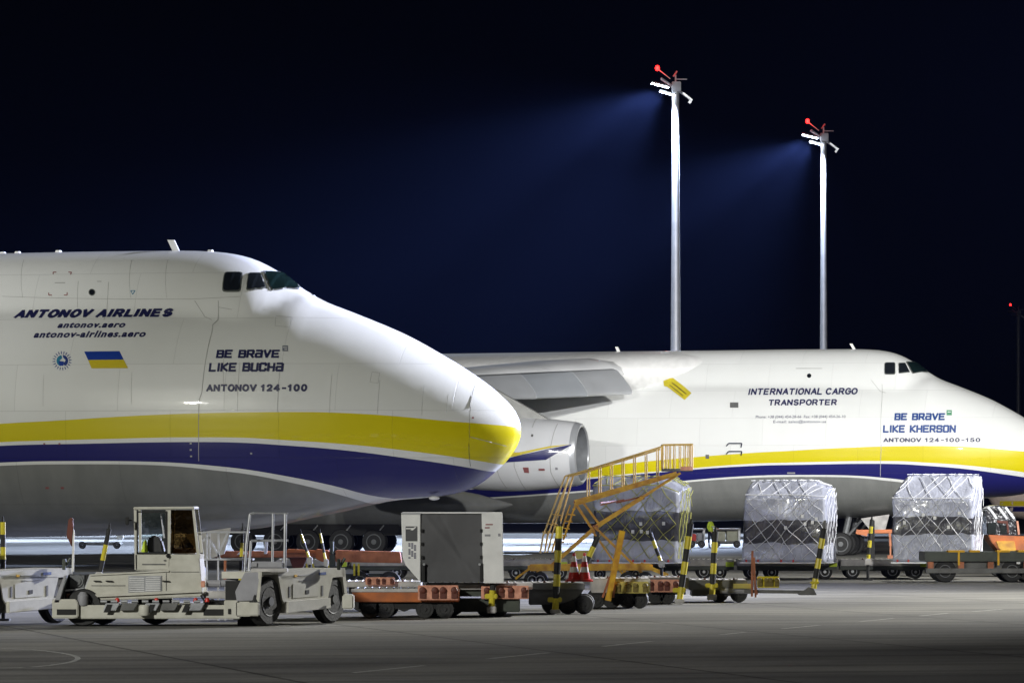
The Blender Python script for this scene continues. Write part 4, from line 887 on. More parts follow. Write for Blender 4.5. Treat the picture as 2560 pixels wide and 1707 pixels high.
# ------------------------------------------------------------------ cargo dollies
def dolly(px0, px1, bed, D, label, side, depth=1.9, wheels=(), buf=None, bar=None, thick=14, under=None, grp='low cargo dollies', deck='palegrey', rim=None, lip=None):
    f = Fr(px0, D); x, z = f.x, f.z; t = thing('cargo_dolly', label, 'dolly', f.loc(), 0, grp)
    zt = z(bed); zl = z(bed+thick); x1 = x(px1)
    MB().box(0, x1, .0, depth, zl, zt, .015).build('side_frame', M[side], t)
    d = MB().box(.03, x1-.03, .03, depth-.03, zt+.003, zt+.02)
    n = max(3, int(x1/.18))
    for i in range(n): d.tube((.08+i*(x1-.16)/n, .25, zt+.02), (.08+i*(x1-.16)/n, depth-.1, zt+.02), .022, n=6)
    d.build('roller_deck', M[deck], t)
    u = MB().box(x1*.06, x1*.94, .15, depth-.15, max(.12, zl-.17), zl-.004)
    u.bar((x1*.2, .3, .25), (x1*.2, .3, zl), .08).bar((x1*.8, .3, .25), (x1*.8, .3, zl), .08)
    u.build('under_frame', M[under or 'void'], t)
    st_ = MB()
    for i in range(2): st_.prism([(x1*(.25+.5*i), zt+.02), (x1*(.25+.5*i)+.07, zt+.02), (x1*(.25+.5*i)+.04, zt+.09)], .05, .1)
    st_.build('pallet_stop', M['dred'], t)
    for a, r in wheels:
        wheel(t, x(a), .22, r, r, .18, .55, hm=M[rim or 'black']); wheel(t, x(a)+.05, depth-.2, r, r, .18)
    if lip: MB().box(-.02, x1+.02, -.03, 0, zt-.05, zt+.03, .01).build('deck_lip', M[lip], t)
    if buf:
        for (a, b, c, d_, m0, m1) in buf:
            bp = MB().box(x(a), x(b), -.16, -.08, z(d_), z(c), .012).build('bumper_panel', M[m0], t)
            hx = (x(b)-x(a)); hz_ = z(c)-z(d_)
            for j in (.12, .42, .62, .9):
                bk = MB().lathe([(hz_*.1, -.23), (hz_*.2, -.22), (hz_*.24, -.17), (hz_*.2, -.165)], (x(a)+hx*j, 0, z(d_)+hz_*.66), 'Y', 14)
                bk.box(x(a)+hx*j-hz_*.2, x(a)+hx*j+hz_*.2, -.2, -.163, z(d_)+hz_*.12, z(d_)+hz_*.6)
                bk.build('rubber_buffer', M[m1], bp)
    if bar:
        (a, b), (c, d_), r, n_, fs = bar
        o = striped('tow_bar', t, (x(a), -.3, z(b)), (x(c), -.25, z(d_)), r, n_, first=fs)
        MB().tube((x(c), -.25, z(d_)), (x(c)+(x(c)-x(a))*.06, -.25, z(d_)+.13), r*.5, r*.3).build('tow_eye', M['void'], o)
        MB().box(x(a)-r*1.5, x(a)+r*1.5, -.42, .05, max(.03, z(b)-.14), z(b)+.02, .02).build('hinge', M['palegrey'], o)
        MB().box(x(a)-r*2.2, x(a)+r*1.9, -.36, -.24, z(b)+.2, z(b)+.32, .02).build('bracket', M['yellow'], o)
    return t
R4 = (('peach', 'dred'), ('mustard', 'dmust'))
dolly(880, 1148, 1474, 114, 'orange painted dolly right behind the white transporter bumper', 'orange', 2.2, ((925, .24), (962, .24), (1062, .22), (1112, .22)), [(1045, 1146, 1462, 1499, 'peach', 'dred')], None, 30, deck='steel', lip='palegrey')
dolly(860, 1052, 1455, 121, 'pale decked dolly with a bright orange bumper panel, behind the orange one', 'palegrey', 2.0, ((900, .2), (1010, .2)), [(914, 987, 1442, 1461, 'peach', 'dred')], None, 12)
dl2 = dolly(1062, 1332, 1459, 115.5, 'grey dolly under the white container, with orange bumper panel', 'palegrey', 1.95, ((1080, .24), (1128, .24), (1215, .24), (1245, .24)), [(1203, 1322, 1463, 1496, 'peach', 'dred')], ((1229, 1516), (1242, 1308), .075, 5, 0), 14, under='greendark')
MB().box(.1, Fr(1062, 115.5).x(1300), .0, 1.7, .12, .42, .02).build('chassis', M['greendark'], dl2)
d3 = dolly(1322, 1462, 1458, 118, 'dark grey dolly carrying the two striped cones', 'dgrey', 1.95, ((1380, .26), (1420, .26), (1460, .24)), None, ((1388, 1524), (1398, 1315), .085, 7, 0), 16, under='greendark')
MB().prism(Fr(1322, 118).xz([(1322, 1474), (1460, 1474), (1440, 1496), (1400, 1510), (1322, 1512)]), .1, 1.6, .02).build('side_plate', M['dgrey'], d3)
d4 = dolly(1478, 1626, 1447, 124, 'pale dolly with a mustard bumper panel under the steps', 'palegrey', 1.95, ((1490, .25), (1530, .24), (1570, .24), (1600, .22)), [(1534, 1621, 1453, 1482, 'mustard', 'dmust')], None, 34, under='greendark')
f4 = Fr(1478, 124)
ob = MB().bar((f4.x(1519), -.3, f4.z(1500)), (f4.x(1555), -.25, f4.z(1326)), .17, .14).build('tow_bar', M['amber'], d4)
MB().bar((f4.x(1506), -.3, f4.z(1492)), (f4.x(1524), -.28, f4.z(1440)), .05).bar((f4.x(1532), -.3, f4.z(1492)), (f4.x(1536), -.28, f4.z(1430)), .05).build('fork_arm', M['rust'], ob)
dolly(1604, 1722, 1444, 129, 'dolly with a pink orange bumper panel between mustard panel and striped bar', 'dgrey', 1.9, ((1640, .26), (1668, .22)), [(1617, 1697, 1448, 1479, 'peach', 'dred')], ((1698, 1498), (1726, 1308), .085, 6, 0), 26, under='greendark')
d6 = dolly(1722, 1868, 1450, 131, 'grey end dolly of the row with a long low drawbar lying to the right', 'dgrey', 1.9, ((1798, .27), (1848, .24)), [(1893, 1947, 1440, 1468, 'flagyellow', 'dmust')], ((1779, 1486), (1787, 1328), .085, 6, 0), 24, under='dgrey')
f6 = Fr(1722, 131); X6 = f6.x; Z6 = f6.z
MB().bar((X6(1860), -.1, Z6(1477)), (X6(2035), -.2, Z6(1479)), .09).prism([(X6(1992), Z6(1483)), (X6(2012), Z6(1474)), (X6(2020), Z6(1466)), (X6(2032), Z6(1470)), (X6(2040), Z6(1486)), (X6(1996), Z6(1486))], -.35, -.1, .01).build('long_drawbar', M['dgrey'], d6)
o = striped('tow_bar', d6, (X6(2033), -.25, Z6(1470)), (X6(2059), -.25, Z6(1320)), .08, 6, first=0)
MB().tube((X6(2059), -.25, Z6(1320)), (X6(2061), -.25, Z6(1300)), .04).build('tow_eye', M['dgrey'], o)
MB().box(X6(2024), X6(2046), -.36, -.14, Z6(1458), Z6(1452), .02).build('bracket', M['yellow'], o)
MB().bar((X6(1879), -.2, Z6(1490)), (X6(1880), -.2, Z6(1376)), .06).bar((X6(1888), -.2, Z6(1492)), (X6(1884), -.2, Z6(1392)), .05).bar((X6(1892), -.2, Z6(1485)), (X6(1884), -.2, Z6(1440)), .04).build('rusty_bars', M['rust'], d6)
MB().box(X6(1832), X6(1878), -.12, -.02, Z6(1470), Z6(1458), .01).build('yellow_plate', M['mustard'], d6)
MB().lathe([(.1, 0), (.11, .03), (.11, .9)], (X6(1800), .1, Z6(1474)), 'X', 16).build('axle_tube', M['grey'], d6, True)
# middle train that carries the netted pallets
for (a, b, dd, lab, wh) in ((690, 868, 166, 'pale far dolly left of the white container, partly behind the transporter', ((720, .2), (830, .2))), (878, 1042, 166, 'pale far dolly with yellow corner beside the container', ((900, .2), (992, .26))),
                           (1236, 1420, 166, 'pale far dolly behind the raised steps', ((1290, .24), (1335, .24), (1400, .22))), (1424, 1612, 166.5, 'far dolly under the left part of the first netted pallet', ((1500, .2), (1590, .2))), (1616, 1836, 167, 'far dolly between the first and second netted pallets', ((1700, .26), (1760, .26), (1800, .24))),
                           (1842, 2094, 167, 'far dolly under the second netted pallet', ((1880, .24), (1930, .24), (2063, .26))), (2098, 2322, 168, 'far dolly under the third netted pallet', ((2132, .26), (2232, .28), (2290, .24)))):
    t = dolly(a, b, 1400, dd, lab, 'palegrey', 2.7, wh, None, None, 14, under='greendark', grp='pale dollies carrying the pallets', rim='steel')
    xx = Fr(a, dd).x(b); MB().box(0.02, xx-.02, .02, .3, Z(1424, dd), Z(1414.5, dd)).build('lower_rail', M['greendark'], t)
    MB().box(xx-.3, xx-.02, -.06, .0, Z(1416, dd), Z(1404, dd), .01).build('yellow_corner', M['hivis'], t)
# ------------------------------------------------------------------ white container with grey curtain
D = 115.0; f = Fr(1003, D); x, z, xz = f.x, f.z, f.xz
ct = thing('air_cargo_container', 'white air cargo container with grey curtain front standing on a dolly', 'container', (P(1003, D), D, 0))
MB().prism(xz([(1003, 1282), (1051, 1282), (1051, 1452), (1049, 1452), (1014, 1412), (1006, 1390)]), 0, 1.5, .01).build('left_wall', M['white'], ct)
MB().prism(xz([(1204, 1282), (1256, 1282), (1259, 1457), (1210, 1457), (1206, 1380)]), 0, 1.5, .01).build('right_wall', M['white'], ct)
MB().box(x(1005), x(1255), .0, 1.5, z(1283), z(1280)).build('roof', M['white'], ct)
cu = MB(); nx, nz_ = 40, 40
g_ = [[cu.bm.verts.new((x(1051)+(x(1207)-x(1051))*i/nx, .06-.03*math.sin(i*.12+j*.09)*math.sin(j/nz_*3.14)-.02*math.exp(-((i-j*.9-2)/2.2)**2)+.012*math.exp(-((i-j*.55-12)/1.4)**2), z(1455)+(z(1283)-z(1455))*(1-j/nz_))) for j in range(nz_+1)] for i in range(nx+1)]
for i in range(nx):
    for j in range(nz_): cu.bm.faces.new((g_[i][j], g_[i+1][j], g_[i+1][j+1], g_[i][j+1]))
cur_ = cu.build('curtain', M['concrete_grey'], ct, True, 180)
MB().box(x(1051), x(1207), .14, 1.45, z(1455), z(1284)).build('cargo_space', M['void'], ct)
for y_ in (1322, 1355, 1388):
    for a in (1055, 1203): MB().box(x(a-3), x(a+3), -.02, .05, z(y_+8), z(y_)).build('buckle', M['void'], cur_)
for a in (1058, 1203): MB().box(x(a-3), x(a+4), -.03, .05, z(1452), z(1408)).build('buckle_strap', M['void'], cur_)
for a in (1060, 1199): MB().lathe([(.03, -.05), (.03, -.02)], (x(a), 0, z(1410)), 'Y', 12).build('ring', M['steel'], ct)
lb = MB().box(x(1014), x(1043), -.012, -.001, z(1352), z(1315)).build('grey_label', M['concrete_grey'], ct)
MB().box(x(1015), x(1034), -.018, -.013, z(1322), z(1319)).prism(xz([(1026, 1324), (1038, 1316), (1041, 1317), (1032, 1325)]), -.019, -.014).build('label_print', M['white'], lb)
tb = MB()
for r_, y_ in enumerate(range(1357, 1394, 5)):
    for c_ in range(3):
        if (r_*3+c_) % 4 != 2: tb.box(x(1021+c_*7), x(1026+c_*7), -.01, -.001, z(y_+3), z(y_))
tb.build('stencil_rows', M['navy'], ct)
MB().box(x(1212), x(1224), -.01, -.001, z(1320), z(1317)).box(x(1214), x(1232), -.01, -.001, z(1312), z(1309)).build('red_print', M['mark'], ct)
MB().box(x(1212), x(1226), -.01, -.001, z(1340), z(1335)).box(x(1245), x(1251), -.01, -.001, z(1340), z(1333)).build('grey_print', M['grey'], ct)
MB().box(x(1003), x(1052), -.02, .03, z(1285), z(1281)).box(x(1040), x(1052), -.015, .02, z(1457), z(1453)).build('edge_trim', M['alu'], ct)
# ------------------------------------------------------------------ cones
for i, (px, lab) in enumerate(((1435, 'left of the two red and white striped cones on the dark dolly'), (1461, 'right of the two red and white striped cones on the dark dolly'))):
    D = 118.6; zb_ = Z(1457, 118)+.06
    t = thing('traffic_cone', lab, 'cone', (P(px, D), D, zb_), 0, 'red and white traffic cones'); Hc = .66; b = MB()
    prof = [(.2, .0), (.2, .025), (.15, .03), (.148, .05), (.115, .2), (.09, .33), (.065, .46), (.04, .6), (.03, .68)]
    b.lathe(prof, n=24); b.bm.faces.ensure_lookup_table()
    for fc in b.bm.faces:
        zc_ = fc.calc_center_median().z
        fc.material_index = 1 if (.2 < zc_ < .33 or .46 < zc_ < .6) else 0
    o = b.build('cone_body', M['red'], t, True, 60); o.data.materials.append(M['white'])
    MB().box(-.22, .22, -.22, .22, -.03, .0, .01).build('base', M['red'], t)
# ------------------------------------------------------------------ netted pallets
def wrap_mat(name, col, band):
    m = mat(name, col, .28, var=.18, vs=1.6, bump=.45, bs=3.2, coat=.4, dirt=tuple(c*.62 for c in col)); nt = m.node_tree; b = nt.nodes['Principled BSDF']; N = nt.nodes.new; L = nt.links.new
    src = b.inputs['Base Color'].links[0].from_socket
    tc = N('ShaderNodeTexCoord'); sp = N('ShaderNodeSeparateXYZ'); L(tc.outputs['Object'], sp.inputs[0])
    nz = N('ShaderNodeTexNoise'); nz.inputs['Scale'].default_value = 1.1; L(tc.outputs['Object'], nz.inputs[0])
    a = N('ShaderNodeMath'); a.operation = 'MULTIPLY_ADD'; a.inputs[1].default_value = .35; L(nz.outputs['Fac'], a.inputs[0]); L(sp.outputs['Z'], a.inputs[2])
    g1 = N('ShaderNodeMath'); g1.operation = 'GREATER_THAN'; L(a.outputs[0], g1.inputs[0]); g1.inputs[1].default_value = band[0]+.17
    g2 = N('ShaderNodeMath'); g2.operation = 'LESS_THAN'; L(a.outputs[0], g2.inputs[0]); g2.inputs[1].default_value = band[1]+.17
    mu = N('ShaderNodeMath'); mu.operation = 'MULTIPLY'; L(g1.outputs[0], mu.inputs[0]); L(g2.outputs[0], mu.inputs[1])
    mx = N('ShaderNodeMix'); mx.data_type = 'RGBA'; L(mu.outputs[0], mx.inputs[0]); L(src, mx.inputs[6]); mx.inputs[7].default_value = (.04, .04, .05, 1); L(mx.outputs[2], b.inputs['Base Color'])
    mp = N('ShaderNodeMapping'); mp.inputs['Scale'].default_value = (3.5, 3.5, .8); L(tc.outputs['Object'], mp.inputs[0])
    n3 = N('ShaderNodeTexNoise'); n3.inputs['Scale'].default_value = 1.4; n3.inputs['Detail'].default_value = 6; n3.inputs['Distortion'].default_value = 1.5; L(mp.outputs[0], n3.inputs[0])
    bp = N('ShaderNodeBump'); bp.inputs['Strength'].default_value = .45; bp.inputs['Distance'].default_value = .08; L(n3.outputs['Fac'], bp.inputs['Height']); L(b.inputs['Normal'].links[0].from_socket, bp.inputs['Normal']); L(bp.outputs[0], b.inputs['Normal'])
    return m
def pallet(px0, px1, topy, D, label, band, cham, shoulder, seed, netm='net', lean=(0, 0), bot=1404):
    R_ = random.Random(seed); yaw = math.radians(-13); k = D/F
    wid = (px1-px0)*k; dep = 2.3; W_ = (wid-dep*math.sin(-yaw))/math.cos(yaw)
    zb_ = Z(bot, D); Hh = Z(topy, D)-zb_
    t = thing('netted_cargo_pallet', label, 'cargo pallet', (P(px0, D), D, zb_), yaw, 'netted cargo pallets wrapped in plastic')
    from mathutils import noise as ns
    def shape(a, b, c):                       # a,b,c in 0..1 -> local point on the lumpy load
        xx = a*W_; yy = b*dep; zz = c*Hh
        hc = 1-cham                           # front face leans back above this height
        if c > hc: yy += (1-b)*(c-hc)/cham*.9
        sl, sr = shoulder
        if c > .75 and a > .8: zz -= sr*(a-.8)/.2*(c-.75)/.25
        if c > .75 and a < .2: xx += sl*(c-.75)/.25*(1-a/.2)*.9
        xx += lean[0]*(c if a < .5 else 0)*(1-2*a)+lean[1]*c*max(0, 2*a-1)
        p = Vector((xx, yy, zz)); q = p*1.1+Vector((seed*7.1, 0, 0))
        am = .035 if c > .08 else .015
        return p+Vector((ns.noise(q), ns.noise(q+Vector((9, 4, 1))), .5*ns.noise(q+Vector((3, 8, 5)))))*am*1.6+Vector((ns.noise(q*3), ns.noise(q*3+Vector((5, 5, 5))), 0))*.02
    b = MB(); N_ = 26; vs = {}
    def V(i, j, l):
        if (i, j, l) not in vs:
            a, b_, c = i/N_, j/N_, l/N_; rr = .045    # round the edges
            ed = [min(v_, 1-v_) for v_ in (a, b_, c)]; p = shape(a, b_, c); cen = Vector((W_/2, dep/2, Hh/2))
            nb = sum(1 for e in ed if e < .02)
            if nb >= 2 and c > .02: p = p.lerp(cen, .022*(nb-1))
            vs[(i, j, l)] = b.bm.verts.new(p)
        return vs[(i, j, l)]
    for i in range(N_):
        for j in range(N_):
            for l in (0, N_):
                b.bm.faces.new((V(i, j, l), V(i+1, j, l), V(i+1, j+1, l), V(i, j+1, l)))
                b.bm.faces.new((V(i, l, j), V(i+1, l, j), V(i+1, l, j+1), V(i, l, j+1)))
                b.bm.faces.new((V(l, i, j), V(l, i+1, j), V(l, i+1, j+1), V(l, i, j+1)))
    b.build('wrapped_load', wrap_mat('plastic_wrap', (.45, .47, .57), band), t, True, 180)
    n = MB(); r_ = .012
    # diagonal meshes over front, and over the right end
    def line(face, s0, sl_):
        pts = []
        for q in range(15):
            v_ = q/14; c = .04+.95*v_; a = s0+sl_*v_+R_.uniform(-.012, .012)+.03*math.sin(v_*5+s0*9)
            if 0 <= a <= 1:
                if face == 'f': p = shape(a, 0, c)+Vector((0, -.045+.02*math.sin(a*9+c*7), 0))
                else: p = shape(1, a, c)+Vector((.045, 0, 0))
                pts.append(p+Vector((R_.uniform(-.015, .015), 0, R_.uniform(-.012, .012))))
            elif pts: break
        if len(pts) > 1: n.path(pts, r_, 5)
    st = .17
    for i in range(-6, 8):
        j_ = R_.uniform(-.03, .03); line('f', i*st+.03+j_, .95+j_*2)
    for i in range(-1, 7): line('f', i*.2+.5+R_.uniform(-.04, .04), -.8)
    for i in range(-5, 6): line('r', i*.24, .8); line('r', i*.24+.8, -.8)
    # top rows
    for i in range(-3, 12):
        for dd in (.3, -.3):
            pts = [shape(min(1, max(0, i*.11+dd*q/6)), q/6, 1)+Vector((0, 0, .04)) for q in range(7) if 0 <= i*.11+dd*q/6 <= 1]
            if len(pts) > 1: n.path(pts, r_, 5)
    pts = [shape(q/20, 0, 1-cham)+Vector((0, -.05, 0)) for q in range(21)]; n.path(pts, .02, 6)
    n.build('net', M[netm], t)
    MB().box(-.05, W_+.05, -.05, dep+.05, -.05, -.003, .01).build('pallet_base', M['alu'], t)
    for q in range(5):
        a = R_.uniform(.1, .9); c = R_.uniform(.35, .6); p = shape(a, 0, c)
        MB().box(p.x-.05, p.x+.05, p.y-.1, p.y-.075, p.z-.06, p.z+.06).build('paper_label', M['white'], t)
    for q in (0, 1, 3, 4, 6): p = shape(.06+q*.14, 0, .02); MB().box(p.x-.03, p.x+.03, p.y-.07, p.y-.04, .0, .08).build('net_buckle', M['red'], t)
    return t
pallet(1483, 1728, 1192, 165, 'netted cargo pallet behind the orange steps, with a white bulging right end', (.75, 1.75), .1, (0, .35), 1, 'ynet', (0, .1))
pallet(1853, 2098, 1203, 165.5, 'netted cargo pallet standing between the two others', (.65, 1.4), .17, (.05, .2), 2, lean=(.15, 0))
pallet(2231, 2466, 1188, 166, 'netted cargo pallet at the far right, partly behind the dark flatbed trailer', (.95, 1.55), .26, (.45, .0), 3)
# ------------------------------------------------------------------ folding boarding steps (yellow orange)
D = 152.; f = Fr(1400, D); x, z, xz = f.x, f.z, f.xz
sp_ = thing('mobile_aircraft_steps', 'yellow orange mobile aircraft steps folded in an X with railed ramp and top platform', 'aircraft steps', (P(1400, D), D, 0))
def p3(a, b, y=0.): return (x(a), y, z(b))
for y in (-.65, .65):
    MB().bar(p3(1437, 1254, y), p3(1690, 1183, y), .14, .12).bar(p3(1437, 1262, y), p3(1680, 1190, y), .06).build('ramp_beam', M['amber'], sp_)
    MB().bar(p3(1700, 1182, y*.8), p3(1605, 1243, y*.8), .07).bar(p3(1605, 1243, y*.8), p3(1490, 1316, y*.8), .15, .12).bar(p3(1490, 1316, y*.8), p3(1380, 1412, y*.8), .1).build('scissor_arm', M['amber'], sp_)
    MB().bar(p3(1437, 1256, y*.9), p3(1486, 1330, y*.9), .07).bar(p3(1458, 1256, y*.9), p3(1500, 1312, y*.9), .06).bar(p3(1486, 1316, y*.9), p3(1610, 1436, y*.9), .07).bar(p3(1478, 1322, y*.9), p3(1560, 1440, y*.9), .05).build('scissor_arm', M['amber'], sp_)
    rail = MB(); Y = y*1.0; dx = 12 if y > 0 else 0
    rail.path([p3(1350+dx, 1382, Y), p3(1357+dx, 1340, Y), p3(1412+dx, 1190, Y), p3(1440+dx, 1183, Y), p3(1652, 1117 if y < 0 else 1122, Y)], .028)
    rail.path([p3(1368+dx, 1380, Y), p3(1422+dx, 1188, Y)], .028)
    for i in range(7):
        t_ = (i+.6)/7; a = 1450+(1652-1450)*t_; b = 1181-62*t_; rail.tube(p3(a+dx*.6, b, Y), p3(a+dx*.6, 1252-60*t_, Y), .02)
    for i in range(3): rail.tube(p3(1372-12*i+8+dx, 1306+22*i-22, Y), p3(1395-12*i+dx, 1312+22*i-22, Y), .018)
    rail.build('handrail', M['rail'], sp_)
cr = MB()
for i in range(8):
    t_ = i/7; cr.bar(p3(1437+250*t_, 1255-70*t_, -.6), p3(1437+250*t_, 1255-70*t_, .6), .06)
cr.bar(p3(1500, 1262, -.5), p3(1560, 1248, -.5), .04).bar(p3(1500, 1256, -.5), p3(1540, 1252, .5), .04).bar(p3(1540, 1256, -.5), p3(1620, 1238, .5), .04).bar(p3(1605, 1243, -.5), p3(1605, 1243, .5), .12).bar(p3(1488, 1318, -.6), p3(1488, 1318, .6), .16)
cr.build('cross_member', M['rust'], sp_)
ld = MB()
for y in (-.3, .3):
    ld.bar(p3(1438, 1262, y), p3(1408, 1350, y), .05); ld.bar(p3(1425, 1262, y), p3(1386, 1380, y), .04)
for i in range(6): ld.bar(p3(1435-5*i, 1272+14*i, -.3), p3(1435-5*i, 1272+14*i, .3), .09, .04)
for i in range(5): ld.bar(p3(1420-7*i, 1285+17*i, -.3), p3(1438-7*i, 1287+17*i, -.3), .04)
ld.build('ladder', M['amber'], sp_)
pf = MB().box(x(1655), x(1730), -.7, .7, z(1178), z(1171), .01)
pf.build('platform', M['dgrey'], sp_)
MB().box(x(1700), x(1730), -.74, -.7, z(1176), z(1166)).build('toe_board', M['peach'], sp_)
rl = MB()
for y in (-.7, .7):
    rl.path([p3(1656, 1172, y), p3(1656, 1112, y), p3(1729, 1111, y), p3(1729, 1172, y)], .026)
    for a in (1666, 1675, 1686, 1700, 1712, 1722): rl.tube(p3(a, 1111, y), p3(a, 1172, y), .018)
rl.tube(p3(1729, 1111, -.7), p3(1729, 1111, .7), .026).tube(p3(1656, 1112, -.7), p3(1656, 1112, .7), .026)
rl.build('platform_rail', M['rail'], sp_)
ch = MB().bar(p3(1325, 1418, -.6), p3(1625, 1416, -.6), .16, .2).bar(p3(1325, 1418, .6), p3(1625, 1416, .6), .16, .2).bar(p3(1325, 1418, -.6), p3(1325, 1418, .6), .14).bar(p3(1625, 1416, -.6), p3(1625, 1416, .6), .14)
ch.bar(p3(1325, 1420, 0), p3(1288, 1446, 0), .07).bar(p3(1600, 1408, -.6), p3(1668, 1437, -.6), .12).bar(p3(1560, 1416, -.6), p3(1560, 1446, -.6), .1).bar(p3(1345, 1416, -.6), p3(1343, 1456, -.6), .08)
ch.build('wheeled_frame', M['amber'], sp_)
for a in (1330, 1350, 1568, 1612): wheel(sp_, x(a), -.6, .26, .26, .14, .5, hm=M['steel'])
# ------------------------------------------------------------------ grey metal work stand
D = 112.; f = Fr(500, D); x, z = f.x, f.z
ws = thing('metal_work_stand', 'grey tubular work stand between the glazed cab and the guard rail', 'work stand', (P(500, D), D, 0))
b = MB().box(x(505), x(620), 0, .8, z(1332), z(1328), .01).box(x(508), x(632), 0, .8, z(1400), z(1396), .01); b.build('shelf', M['steel'], ws)
b = MB()
for (a, c, d_, e) in ((524, 1332, 524, 1396), (546, 1332, 546, 1396), (568, 1332, 549, 1376), (528, 1356, 550, 1396), (513, 1345, 524, 1343), (507, 1352, 514, 1344)): b.bar((x(a), .05, z(c)), (x(d_), .05, z(e)), .045)
for a in (512, 610): b.bar((x(a), .7, z(1328)), (x(a), .7, .0), .04)
for a in (545, 563): b.bar((x(a), .05, z(1400)), (x(a), .05, 0.0), .04)
b.build('frame', M['steel'], ws); MB().bar((x(563), .0, z(1400)), (x(562), .0, z(1462)), .06).build('leg', M['rust'], ws)
# ------------------------------------------------------------------ orange loader bridge
D = 145.; f = Fr(480, D); x, z, xz = f.x, f.z, f.xz
ol = thing('cargo_loader_bridge', 'rusty orange loader bridge lying low in front of the black aircraft wheels', 'cargo loader', (P(480, D), D, 0))
MB().box(x(480), x(832), 0, .5, z(1393), z(1377), .02).build('bridge_beam', M['rust'], ol)
MB().prism(xz([(838, 1375), (1000, 1379), (1003, 1402), (1003, 1407), (838, 1404)]), -.1, .9, .02).build('bridge_beam', M['rust'], ol)
MB().prism(xz([(790, 1372), (822, 1376), (824, 1402), (806, 1404), (790, 1396)]), -.15, 1.0, .02).prism(xz([(720, 1372), (800, 1376), (800, 1382), (715, 1380)]), -.05, .6).build('hinge_block', M['orange'], ol)
MB().prism(xz([(722, 1394), (766, 1394), (758, 1414), (752, 1428), (734, 1428), (730, 1410)]), .1, .8, .02).build('pedestal', M['dred'], ol)
MB().tube((x(830), -.1, z(1385)), (x(830), -.1, z(1352)), .06).box(x(824), x(838), -.2, .1, z(1416), z(1386), .02).build('hydraulic_ram', M['greendark'], ol)
MB().prism(xz([(592, 1386), (620, 1384), (618, 1378), (600, 1378)]), -.12, -.05).prism(xz([(662, 1352), (670, 1352), (668, 1384), (660, 1384)]), -.1, 0).build('white_bracket', M['white'], ol)
MB().box(x(560), x(985), .1, 1.6, .28, .55, .02).build('chassis', M['greendark'], ol)
for a in (600, 700, 900, 975): wheel(ol, x(a), .1, .32, .32, .25)
yl = MB()
for a in (766, 782, 820): yl.bar((x(a), -.1, z(1408)), (x(a+5), -.1, z(1426)), .05)
for a in (886, 897): yl.bar((x(a), -.15, z(1408)), (x(a), -.15, z(1438)), .06)
yl.build('yellow_strap', M['yellow'], ol)
# ------------------------------------------------------------------ dark flatbed trailer with straps and the orange vehicle behind it
M['film'] = mat('dark_crumpled_film', (.09, .09, .1), .22, var=.4, vs=4, bump=1, bs=6, coat=.6)
D = 161.; f = Fr(2312, D); x, z, xz = f.x, f.z, f.xz
tr = thing('flatbed_trailer', 'dark grey flatbed trailer with yellow straps running out of the right edge', 'trailer', (P(2312, D), D, 0))
MB().box(x(2312), x(2640), 0, 2.4, z(1403), z(1379), .02).build('bed', M['greendark'], tr)
MB().box(x(2315), x(2640), -.02, .4, z(1432), z(1420), .01).box(x(2330), x(2640), .2, 2.2, z(1420), z(1404)).build('chassis', M['dgrey'], tr)
b = MB()
for a in (2320, 2396, 2470, 2560): b.box(x(a), x(a+14), -.01, .3, z(1420), z(1404))
b.build('outrigger', M['rust'], tr)
s_ = MB()
for a in (2397, 2496): s_.box(x(a-2.5), x(a+2.5), -.03, -.001, z(1412), z(1378)); s_.lathe([(.04, -.05), (.04, -.02)], (x(a), 0, z(1404)), 'Y', 10)
for a, c in ((2370, 2412), (2425, 2450), (2492, 2525), (2546, 2600)): s_.box(x(a), x(c), -.02, .6, z(1380), z(1375), .01)
s_.build('lashing_strap', M['strap'], tr)
MB().box(x(2541), x(2550), -.04, 0, z(1409), z(1404)).build('marker_lamp', M['white'], tr)
for a in (2364, 2532, 2575): wheel(tr, x(a), .3, .38, .38, .28); wheel(tr, x(a), 2.1, .38, .38, .28)
D = 172.; f = Fr(2466, D); x, z, xz = f.x, f.z, f.xz
ov = thing('orange_tug', 'orange vehicle with a shiny dark domed canopy behind the flatbed trailer', 'service vehicle', (P(2466, D), D, 0))
MB().prism(xz([(2470, 1336), (2560, 1340), (2700, 1342), (2700, 1376), (2540, 1374), (2500, 1378), (2488, 1366), (2476, 1352)]), 0, 2.0, .03).build('body', M['orange'], ov)
MB().prism(xz([(2490, 1352), (2536, 1352), (2540, 1376), (2504, 1378), (2494, 1366)]), -.06, .02, .02).build('orange_panel', M['amber'], ov)
MB().box(x(2480), x(2680), .1, 1.9, z(1400), z(1377)).build('under_frame', M['void'], ov)
for a in (2500, 2620): wheel(ov, x(a), .2, .4, .4, .3)
ar_ = [(2466, 1272), (2478, 1265), (2492, 1262), (2506, 1263), (2518, 1267), (2528, 1275), (2536, 1287), (2541, 1299), (2544, 1314), (2545, 1336), (2468, 1336)]
cab = MB(); cab.prism(xz(ar_), .1, 1.9, .04); cab.build('canopy', M['film'], ov, True, 50)
h = MB()
for off, w_ in ((2, 5), (28, 2), (46, 4)):
    q = [(2468+off, 1267), (2478+off*.95, 1278), (2490+off, 1296)]
    for a, c in zip(q, q[1:]): h.bar((x(a[0]), .05, z(a[1])), (x(c[0]), .05, z(c[1])), w_*f.k, .08)
h.build('canopy_streak', M['alu'], ov)  # pale bars stand for bright highlight streaks on the canopy
MB().prism(xz([(2470, 1306), (2490, 1306), (2490, 1335), (2470, 1335)]), .04, .09).prism(xz([(2502, 1312), (2516, 1312), (2516, 1334), (2502, 1334)]), .05, .09).build('side_window', M['tint'], ov)
